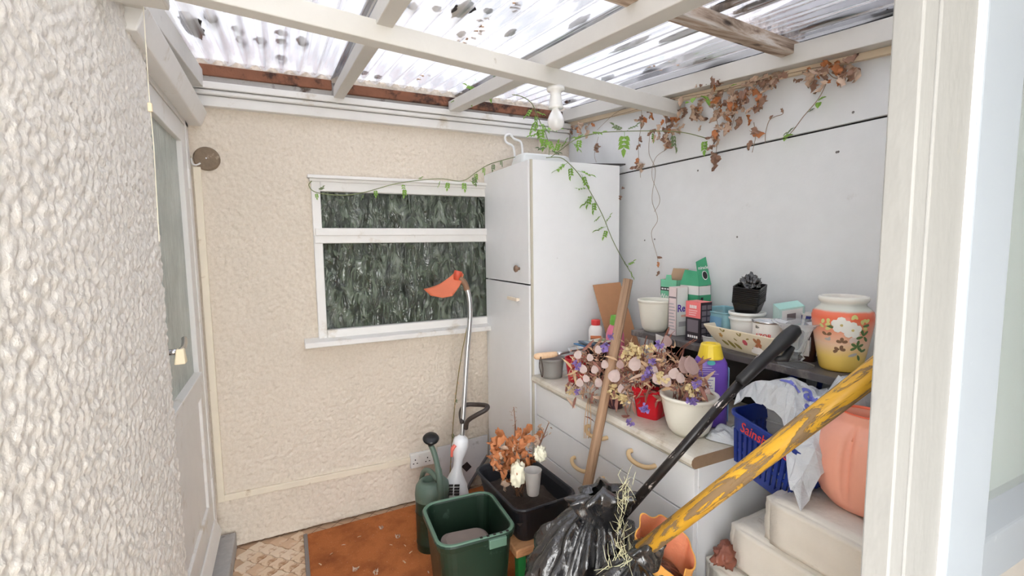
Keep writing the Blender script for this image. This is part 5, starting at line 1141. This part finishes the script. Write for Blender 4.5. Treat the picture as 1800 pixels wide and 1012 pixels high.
ob = thing('orange_bag', 'open orange plastic bag with the yellow pole stuck in it', 'bag', (.955, 1.0, .3))
mc = A(1168, 955, 1.31); e1 = (A(1236,1006,1.31)-A(1104,925,1.31)); e1 = e1.normalized(); up_ = (CU*.78-CF*.62).normalized(); e2 = up_.cross(e1).normalized(); mn = e1.cross(e2)
if mn.z < 0: mn = -mn
def obag(u, v):
    th = u*2*PI; k = .45+.55*v**.6; q = Vector((math.cos(th)*1.5, math.sin(th)*1.5, v*3)); cen = Vector((mc.x+.015, mc.y+.05, .33)).lerp(mc, v)
    r1, r2 = .098*k, .072*k; f = 1+.16*noise.noise(q*1.2)+.06*math.sin(th*7+2*v)
    flat_e2 = Vector((e2.x, e2.y, e2.z)); g1 = Vector((e1.x, e1.y, e1.z*v)); 
    return cen+g1*(math.cos(th)*r1*f)+flat_e2*(math.sin(th)*r2*f)+Vector((0,0,.015*noise.noise(q*2)))
b = MB(); b.grid(obag, 70, 30); b.build('outer_film', M_orangefilm, ob, smooth=True)
b = MB(); b.grid(lambda u, v: (lambda p, c_: c_+(p-c_)*.955)(obag(u, .25+.75*v), Vector((mc.x+.015, mc.y+.05, .33)).lerp(mc, .25+.75*v)), 70, 24); b.build('inner_film', M_orangefilm_in, ob, smooth=True)
b = MB(); b.grid(lambda u, v: (lambda p, c_: c_+(p-c_)*(.955+.045*v))(obag(u, 1), mc), 70, 1); b.build('rolled_hem', M_orangefilm, ob, smooth=True)

# ------------------------------------------------------------------ poles
def pole(name, label, pts, rad, material, part='shaft', n=16):
    a, e = Vector(pts[0]), Vector(pts[-1]); d = (e-a); rot = d.to_track_quat('Z', 'Y').to_matrix()
    t = thing(name, label, 'pole', a, rot=rot); b = MB(); b.tube(pts, rad, n); b.build(part, material, t, smooth=True); return t
T_, M_ = A(1103,497,1.90), A(1063,700,1.845)
dv = (M_-T_); Bt = T_+dv*((.03-T_.z)/dv.z)
t = pole('broom_handle', 'weathered brown wooden handle leaning against the worktop edge', [Bt, T_-dv*.03, T_-dv*.01, T_+dv*-.0], [.019,.0195,.018,.010], M_stick, n=10)
T_, B_ = A(1340,628,1.37), A(1100,900,1.45); dv = (B_-T_); B2 = B_+dv*.12
t = pole('black_tool_pole', 'chipped black metal pole with a moulded black grip resting across the worktop', [B2, T_], .0140, M_blackpole, n=14)
G0, G1 = A(1300,672,1.37), A(1402,576,1.36); gd = (G1-G0)
b = MB(); b.tube([G0, G0+gd*.03, G0+gd*.35, G0+gd*.4, G0+gd*.62, G0+gd*.70, G0+gd*.85, G1-gd*.02, G1+gd*.02], [.014,.0175,.018,.0165,.018,.021,.022,.018,.006], 14); b.build('grip', mat('grip_black', (34,34,36), .45, var=.15), t, smooth=True)
b = MB(); b.tube([G0+gd*.62-CU*.03, G0+gd*.72-CU*.045+CR*.01, G0+gd*.85-CU*.03+CR*.01], [.008,.013,.009], 10); b.build('finger_guard', mat('grip_black', (34,34,36)), t, smooth=True)
R_, L_ = A(1535,655,.86), A(1142,957,1.24); dv = (L_-R_)
pole('yellow_pole', 'thick wooden pole with flaking yellow paint slanting up to the post', [L_+dv*.05, R_-dv*.32], .0215, M_flake, n=20)
# ------------------------------------------------------------------ dried flowers on the worktop
df = thing('dried_flower_bunch', 'large sprawling bunch of dried flowers and papery seed discs over the pots', 'dried flowers', (1.26, 1.55, ZT))
def fd(x, k=0): return 2.10-.44*(x-1000)/230+k
def FA(x, y, k=0):
    p = A(x, y, fd(x, k))
    if p.z < ZT+.012 and p.x > 1.112: p = P(x, y, 2, ZT+.014) if P(x, y, 2, ZT+.014).x > 1.11 else p
    return p
b = MB(); rt = [A(1120,668,1.86), A(1085,670,1.95), A(1180,668,1.78), A(1050,660,2.0)]
for i in range(120):
    x = random.uniform(1003,1235); y = 665+random.gauss(-12, 34)-(8 if x < 1150 else 0); e = FA(x, min(738, max(596, y)), random.uniform(-.09,.06)); r0 = min(rt, key=lambda q: (q-e).length)
    b.tube(smoothpath([r0, r0.lerp(e, .5)+Vector((random.uniform(-.02,.02), random.uniform(-.02,.02), .03)), e], 3), .0013, 4)
for (x0, y0, x1, y1) in ((1132,640,1137,590),(1148,650,1176,575),(1160,640,1176,578),(1120,650,1108,600)): b.tube(smoothpath([FA(x0,y0), FA((x0+x1)/2-3,(y0+y1)/2), FA(x1,y1)], 4), .0022, 5)
o = b.build('dry_stems', mat('reddish_stem', (134,86,70), .8, var=.25, scale=40), df, smooth=True); o['kind'] = 'stuff'
n_ = 0
while n_ < 295:
    x = random.uniform(1002,1238); yc = 655 if x < 1180 else 672; y = random.gauss(yc, 30)
    if not 598 < y < 738 or (x > 1190 and y < 630) or (x < 1040 and y < 615) or (y > 705 and not (1075 < x < 1130 or x < 1045)): continue
    if y > 690 and x < 1045 and random.random() < .5: continue
    hi = y < 645 and 1080 < x < 1170
    me = FLW[random.choice((1,5,2,1) if hi else (0,3,4,2,0,5))]
    put(me, 'dry_leaf', df, orient(FA(x, y, random.uniform(-.11,.05)), rdir(.5 if y > 660 else -.2), random.uniform(-2,2), random.uniform(.8,1.55))); n_ += 1
b = MB()
for i in range(900):
    x = random.uniform(1002,1236); y = random.gauss(652 if x < 1180 else 672, 26)
    if not 600 < y < 715 or (x > 1190 and y < 635) or (x < 1040 and y < 618) or (y > 698 and not 1075 < x < 1130): continue
    p = FA(x, y, random.uniform(-.10,.08)); d = rdir(.2).normalized()*random.uniform(.015,.034); s_ = d.orthogonal().normalized()*random.uniform(.002,.005); u_ = d.cross(s_).normalized()*.002
    b.add([p, p+d*.4+s_+u_, p+d, p+d*.4-s_+u_, p+d*.45-u_], [(0,1,4),(1,2,4),(2,3,4),(3,0,4)])
o = b.build('dry_chaff', mat('dry_chaff', (196,150,126), .8, var=.45, scale=25, dirt=(236,208,172), dscale=30, damt=.5), df); o['kind'] = 'stuff'
def disc_mesh(material, seed):
    return MB().grid(lambda u, v: (lambda w, l: ((u-.5)*w, l, .12*math.sin(u*PI)*.3+.10*noise.noise(Vector((u*2, v*2, seed)))))(max(.02, math.sin(PI*v**.8)**.62)*.86, v), 6, 8).mesh('seed_disc', material, True)
L_disc = [mat_leaf('mauve_paper_disc', (204,182,176), (224,206,200), .7), mat_leaf('dark_paper_disc', (168,140,134), (194,168,162), .7)]
DISC = [disc_mesh(L_disc[0], 1), disc_mesh(L_disc[0], 2), disc_mesh(L_disc[1], 3)]
for x, y, r, k in ((1116,639,15,0),(1016,623,9,0),(1025,648,9,0),(1045,649,9,1),(1037,628,8,0),(1052,614,9,1),(1080,660,14,0),(1092,683,10,1),(1157,664,14,0),(1185,656,12,0),(1171,669,13,1),(1203,641,18,2),(1215,642,20,2),(1244,687,7,2),(1173,599,12,2),(1052,672,10,0),(1019,672,9,1),(1196,664,11,0),(1090,640,9,2),(1063,640,9,1),(1030,665,8,0),(1150,650,9,1)):
    p = FA(x, y, -.13); s_ = 2*r/826.5*fd(x, -.13)*.88; n = (-CF+CU*random.uniform(.0,.5)+CR*random.uniform(-.4,.4)).normalized(); yd = (CU+CR*random.uniform(-.5,.5)); yd = (yd-n*yd.dot(n)).normalized()
    put(DISC[k], 'seed_disc', df, frame(p-yd*s_*.5, yd.cross(n), yd) @ Matrix.Scale(s_, 4))
def floret(material, seed, r=.011):
    rnd = random.Random(seed); b = MB()
    for i in range(16):
        d = Vector((rnd.gauss(0,1), rnd.gauss(0,1), rnd.gauss(0,1))).normalized(); s_ = d.orthogonal().normalized(); q = d.cross(s_); p = d*r*rnd.uniform(.2,.9)
        b.add([p-s_*.004, p+s_*.004, p+d*.011+s_*.006+q*.003, p+d*.012-q*.004, p+d*.010-s_*.006+q*.002], [(0,1,2,3),(0,3,4)])
    return b.mesh('floret', material, True)
FL_p = floret(mat_leaf('lavender_floret', (126,102,178), (172,150,214)), 1); FL_c = floret(mat_leaf('cream_floret', (222,196,140), (240,224,178)), 2, .014)
for x, y in ((1074,591),(1066,607),(1014,639),(1139,656),(1146,634),(1135,720),(1108,742),(1219,705),(1015,688),(1158,605),(1225,675),(1133,662),(1143,650),(1131,716),(1214,702),(1062,612),(1016,645)):
    put(FL_p, 'purple_floret', df, orient(FA(x, y, -.15), rdir(0), random.uniform(0,3), random.uniform(.75,1.0)))
for x, y in ((1078,690),(1098,705),(1165,664),(1217,685),(1130,615),(1113,613),(1003,684),(1095,700),(1162,660),(1145,612),(1100,625),(1120,620),(1080,682)):
    put(FL_c, 'cream_floret', df, orient(FA(x, y, -.14), rdir(0), random.uniform(0,3), random.uniform(.8,1.2)))
t = thing('trailing_straw', 'few pale straws hanging over the worktop edge', 'straw', (1.11, 1.66, .8)); b = MB()
for dx in (-3, 0, 4): b.tube(smoothpath([P(1036+dx*.5,700,2,.862), P(1034+dx,714,0,1.108), P(1032+dx*1.6,745,0,1.107), P(1030+dx,770,0,1.106)]), .0016, 4)
b.build('blades', L_cream, t, smooth=True)

# ------------------------------------------------------------------ vines
M_vstem = mat('green_vine_stem', (126,136,92), .7, var=.2); M_dstem = mat('dry_vine_twig', (150,128,106), .8, var=.2)
def vine(label, pts, leaves, r=.0022, stem=M_vstem, dead=()):
    t = thing('vine', label, 'vine', tuple(pts[0]), 0, 'vines over the walls'); pp = smoothpath(pts, 6); b = MB(); b.tube(pp, r, 6); b.build('stem', stem, t, smooth=True)
    for p, d, s_, k in leaves: put(PIN[k], 'leaf', t, orient(p, d, random.uniform(-.5,.5), s_*1.3))
    for p, d, s_ in dead: put(random.choice(DEAD), 'dead_leaf', t, orient(p, d, random.uniform(-2,2), s_))
    return t
dirpx = lambda dx, dy, dz=0: CR*dx-CU*dy+CF*dz
W2 = lambda x, y: P(x, y, 1, 2.60)
vine('jasmine vine trailing along the top of the back window', [W2(*q) for q in ((548,318),(543,326),(556,338),(600,343),(640,338),(700,322),(770,314),(812,318))]+[P(838,302,1,2.58), P(862,288,1,2.56), A(905,276,2.55)],
     [(W2(x, y), dirpx(dx, dy, -.3), s_, k) for x, y, dx, dy, s_, k in ((560,336,.6,-.5,.5,2),(556,338,.2,1,.4,0),(660,332,.1,1,.5,0),(708,322,.3,1,.55,1),(712,330,-.1,1,.6,0),(788,318,-.1,1,.6,0),(775,316,-.5,1,.5,0),(815,318,.2,1,.7,0),(825,316,.8,.6,.6,0),(832,308,.3,1,.7,2),(838,302,-.2,1,.7,0),(735,316,.5,-.3,.4,1),(640,340,-.3,.7,.4,2),(850,292,.2,1,.6,0),(868,286,-.2,1,.6,2),(880,280,.3,1,.5,2))])
V1 = lambda x, y, d=2.35: A(x, y, d)
vine('leafy green jasmine shoot rising from the cupboard past the bulb', [V1(965,272,2.5), V1(965,255,2.45), V1(958,232,2.4), V1(945,205,2.35), V1(935,182,2.3), V1(918,170,2.3), V1(900,166,2.3)],
     [(V1(x, y, 2.36), dirpx(dx, dy, -.3), s_, k) for x, y, dx, dy, s_, k in ((937,190,-.6,.6,.8,0),(940,200,.3,1,.8,0),(945,212,-.5,.8,.9,0),(948,215,.6,.6,.8,0),(955,228,1,-.1,1.0,0),(957,232,-.9,.2,1.0,0),(960,240,-.3,1,.8,0),(962,245,.5,.8,.8,0),(950,222,0,1,.9,0),(963,262,-.8,-.1,.7,2),(966,266,.7,.1,.7,2),(940,196,.5,.2,.7,1))])
vine('jasmine sprig poking up beside the rafter above the back wall', [Rf(812,172,2.10), Rf(835,162,2.09), Rf(862,153,2.085)], [(Rf(x, y, 2.085), dirpx(dx, dy, -.2), s_, k) for x, y, dx, dy, s_, k in ((815,170,-.8,.3,.8,0),(825,165,.3,-1,.8,0),(835,162,-.3,1,.8,0),(845,158,.8,-.3,.9,0),(855,155,.4,1,.8,0),(838,160,-.8,-.5,.8,0))])
wallv = lambda x, y: P(x, y, 0, XR-.03)
v2 = [V1(968,276,2.42), V1(985,264,2.35), V1(1012,245,2.3), V1(1050,234,2.25), V1(1090,231,2.22), V1(1140,230,2.2), V1(1195,232,2.16), V1(1235,241,2.12), V1(1258,250,2.1)]
vine('long arching jasmine stem crossing the white wall below the roof plate', v2, [(V1(x, y, d), dirpx(dx, dy, -.2), s_, k) for x, y, d, dx, dy, s_, k in ((1020,242,2.3,-.3,1,.7,0),(1035,236,2.27,.9,-.2,.9,0),(1030,238,2.27,-.7,.1,.8,0),(1098,231,2.22,-.1,1,1.2,0),(1096,232,2.22,-.8,-.6,.8,2),(1100,231,2.22,.8,-.6,.8,2),(1146,230,2.2,.2,1,.6,0),(1180,232,2.17,.3,1,1.0,2),(1240,243,2.12,-.2,1,.8,0),(1245,245,2.12,.8,.3,.7,0),(985,264,2.35,.3,-.7,.7,0),(1005,250,2.3,.7,.6,.7,0),(978,270,2.36,.1,-1,.7,0))])
SD = lambda x, y: P(x, y, 1, CY0-.012)
v3 = [V1(960,277,2.42), SD(985,277), SD(1003,290), SD(1022,312), SD(1042,345), SD(1060,380), SD(1074,415), SD(1086,440)]+[P(1096,458,1,2.04), P(1108,478,1,2.0)]
vine('jasmine stem arching down in front of the cupboard side', v3, [(SD(x, y), dirpx(dx, dy, -.25), s_, k) for x, y, dx, dy, s_, k in ((998,286,-.8,.4,1.1,0),(1004,291,-.2,1,.8,0),(1015,300,.8,.2,1.0,0),(1022,306,.6,1,.9,0),(1035,332,-.9,-.1,.9,0),(1040,340,-.5,1,.9,0),(1042,346,-.8,.5,1.0,0),(1046,352,-.3,1,.8,0),(1066,398,-.8,.2,.9,0),(1064,394,.3,-.8,.7,0),(1068,402,-.6,1,.7,0),(1058,378,-.8,.5,.6,0))]+[(P(1106,474,1,2.0), dirpx(.5,.8,-.2), .6, 0), (P(1102,468,1,2.0), dirpx(.6,-.6,-.2), .6, 0), (P(1106,474,1,2.0), dirpx(-.4,-.8,-.2), .6, 2)])
WR = lambda x, y, o=.02: P(x, y, 0, XR-o)
v4 = vine('pale green vine shoots climbing the right wall near the post', [WR(1380,244,.01), WR(1395,228), WR(1412,205), WR(1432,182), WR(1442,168), WR(1452,148)], [(WR(1400,222), dirpx(-.8,.4), .6, 2), (WR(1418,198), dirpx(.8,-.5), .5, 2)], .0014, M_dstem)
GL = leaf_mesh('broad_green_leaf', .045, .032, .2, L_green, 77, 0, 4, 6, .1)
for x, y, dx, dy, s_ in ((1438,178,.7,-.5,.6),(1440,180,-.5,.9,.6),(1376,244,1,-.5,.8),(1384,243,-.9,.6,.5)): put(GL, 'leaf', v4, orient(WR(x, y, .03), dirpx(dx, dy, -.4), random.uniform(-.3,.3), s_))
vine('second thin dry shoot rising from the board joint', [WR(1345,252,.01), WR(1346,232), WR(1352,212), WR(1362,205), WR(1376,200), WR(1375,190)], [], .0012, M_dstem, [(WR(1354,210), dirpx(.2,-1), .35), (WR(1376,198), dirpx(-.3,-1), .3)])
vine('hair-thin dry tendril hanging down the white wall', [WR(1142,238,.01), WR(1141,270), WR(1152,300), WR(1146,350), WR(1156,385), WR(1145,410), WR(1155,450), WR(1158,470)], [], .0011, M_dstem, [(WR(1156,460), dirpx(.2,1), .5), (WR(1158,476), dirpx(-.2,1), .5), (WR(1155,452), dirpx(1,.1), .45)])
vine('second hair-thin tendril crossing the first', [WR(1172,262,.01), WR(1152,278), WR(1146,310), WR(1160,350), WR(1150,372)], [], .0010, M_dstem)
# dead growth matted along the roof plate
dv_ = thing('dead_vine', 'mat of dead brown vine leaves hanging along the right roof plate', 'vine', tuple(WR(1250,160,.05)), 0, 'vines over the walls')
b = MB()
for pts in (((985,232),(1040,215),(1110,195),(1180,175),(1260,160),(1340,140),(1420,122),(1500,108)), ((1125,165),(1128,210),(1122,260),(1126,312)), ((1175,185),(1172,215),(1168,250)), ((1252,185),(1262,225),(1256,290)), ((1285,165),(1292,195),(1285,228)), ((1345,128),(1330,150),(1316,170)), ((1450,120),(1470,138),(1500,118)), ((1325,215),(1328,240),(1322,268)), ((1100,190),(1080,200),(1050,228)), ((1052,240),(1045,270),(1048,285))):
    b.tube(smoothpath([WR(x, y, .045) for x, y in pts], 5), .0013, 4)
b.build('twigs', M_dstem, dv_, smooth=True)
cl = [(1130,180,6,14,5),(1127,215,4,12,5),(1126,245,4,10,3),(1123,285,4,14,5),(1178,200,12,14,10),(1172,230,16,14,16),(1176,250,8,10,6),(1218,190,14,14,10),(1240,150,30,10,10),(1255,180,16,20,12),(1258,235,7,16,7),(1256,275,6,14,5),(1275,175,22,16,14),(1300,180,14,16,12),(1280,215,14,12,9),(1310,158,22,9,9),(1330,185,8,16,6),(1345,145,22,9,10),(1372,135,18,10,8),(1322,240,3,14,3),(1430,128,14,10,8),(1450,118,18,8,8),(1470,112,14,8,5),(1448,142,5,4,2),(1480,138,6,4,3),(1505,118,5,8,3),(1010,225,14,10,6),(1030,215,12,12,5),(995,235,14,8,5),(1049,262,3,14,3),(1092,335,3,10,2),(1165,175,16,8,4),(1205,185,20,10,6),(1230,205,8,12,4),(1290,195,16,16,8),(1140,195,8,8,3)]
for x, y, sx_, sy_, n in cl:
    for i in range(n): put(random.choice(DEAD), 'dead_leaf', dv_, orient(WR(random.gauss(x, sx_*.6), random.gauss(y, sy_*.6), random.uniform(.02,.085)), rdir(.9), random.uniform(-3,3), random.uniform(.45,.95)))
for x, y, dx, dy, s_ in ((1222,172,-.5,.6,.9),(1232,170,.6,.5,1.0),(1240,176,.3,.8,.8),(1212,180,-.8,.3,.6),(1285,152,.6,-.2,.5)): put(GL, 'green_leaf', dv_, orient(WR(x, y, .09), dirpx(dx, dy, -.5), random.uniform(-.4,.4), s_))

# ------------------------------------------------------------------ leaf litter on the roof sheets and scraps on the mat
lt = thing('roof_litter', 'dark clumps of leaf litter lying in the valleys of the roof sheets', 'leaf litter', tuple(Rf(700, 40, SA+.01)))
b = MB()
def clump(x, y, L, w, seed):
    c = Rf(x, y, SA+.008); c.x = (math.floor(c.x/.076)+.5)*.076 if w < .05 else c.x
    def fn(u, v):
        th = u*2*PI; d = Vector((math.cos(th)*math.sin(PI*v), math.sin(th)*math.sin(PI*v), math.cos(PI*v))); k = 1+.5*noise.noise(d*2.5+Vector((seed,0,0)))+.35*noise.noise(d*6+Vector((0,seed,0)))
        p = Vector((d.x*w*k, d.y*L*k, d.z*.007*k+.004)); return c+p+Vector((0,0,SL*p.y))
    b.grid(fn, 20, 12)
for i, (x, y, L, w) in enumerate(((379,33,.06,.02),(425,54,.03,.02),(429,73,.04,.015),(466,74,.04,.02),(502,61,.03,.022),(502,76,.03,.02),(502,104,.035,.022),(539,76,.06,.02),(347,52,.12,.03),(330,40,.1,.03),(734,15,.02,.02),(777,20,.015,.014),(825,22,.07,.03),(869,24,.015,.015),(643,130,.03,.02),(673,138,.03,.018),(1279,12,.14,.022),(1196,54,.14,.018),(1121,83,.10,.014),(1242,108,.09,.018),(1267,112,.07,.013),(1142,123,.05,.015),(1067,137,.05,.014),(1008,179,.06,.02),(1362,67,.05,.015),(1450,35,.13,.015),(1558,17,.06,.02),(1330,8,.08,.02),(650,150,.03,.03),(680,155,.03,.03),(710,158,.03,.03),(740,162,.03,.03),(770,166,.03,.03),(1090,70,.05,.012),(800,60,.03,.012),(900,60,.04,.012),(1020,40,.06,.014))): clump(x, y, L, w, i*1.7)
o = b.build('litter', mat('wet_leaf_litter', (52,48,48), .9, var=.35, scale=40), lt, smooth=True); o['kind'] = 'stuff'
b = MB()
for i, (x, y, L) in enumerate(((855,40,.12),(820,70,.14),(1150,118,.08),(1185,112,.06),(900,14,.12),(745,140,.08),(840,62,.1))): 
    for k in range(5): b.box(Rf(x+random.uniform(-14,14), y+random.uniform(-9,9), SA+.012), (.008,.018,.002), Matrix.Rotation(random.uniform(0,3), 3, 'Z'))
o = b.build('dry_leaf_scraps', L_tan, lt); o['kind'] = 'stuff'
for i, (x, y) in enumerate(((698,946),(710,957),(690,958),(632,995),(620,1004),(708,985),(752,1003),(671,930),(635,942),(600,958),(560,990),(580,975),(660,1002),(725,968))):
    p = P(x, y, 2, .0135); t = put(random.choice(FLW[1:3]+[DEAD[0]]), 'dry_leaf_scrap', fl_, Matrix.Translation(p) @ Matrix.Rotation(random.uniform(0,6), 4, 'Z') @ Matrix.Rotation(.1, 4, 'X') @ Matrix.Scale(random.uniform(.4,.8), 4)); t.parent = None
    tag(t, 'small curled dry leaf scrap lying on the rust brown mat', 'leaf', 'dry leaf scraps on the mat')
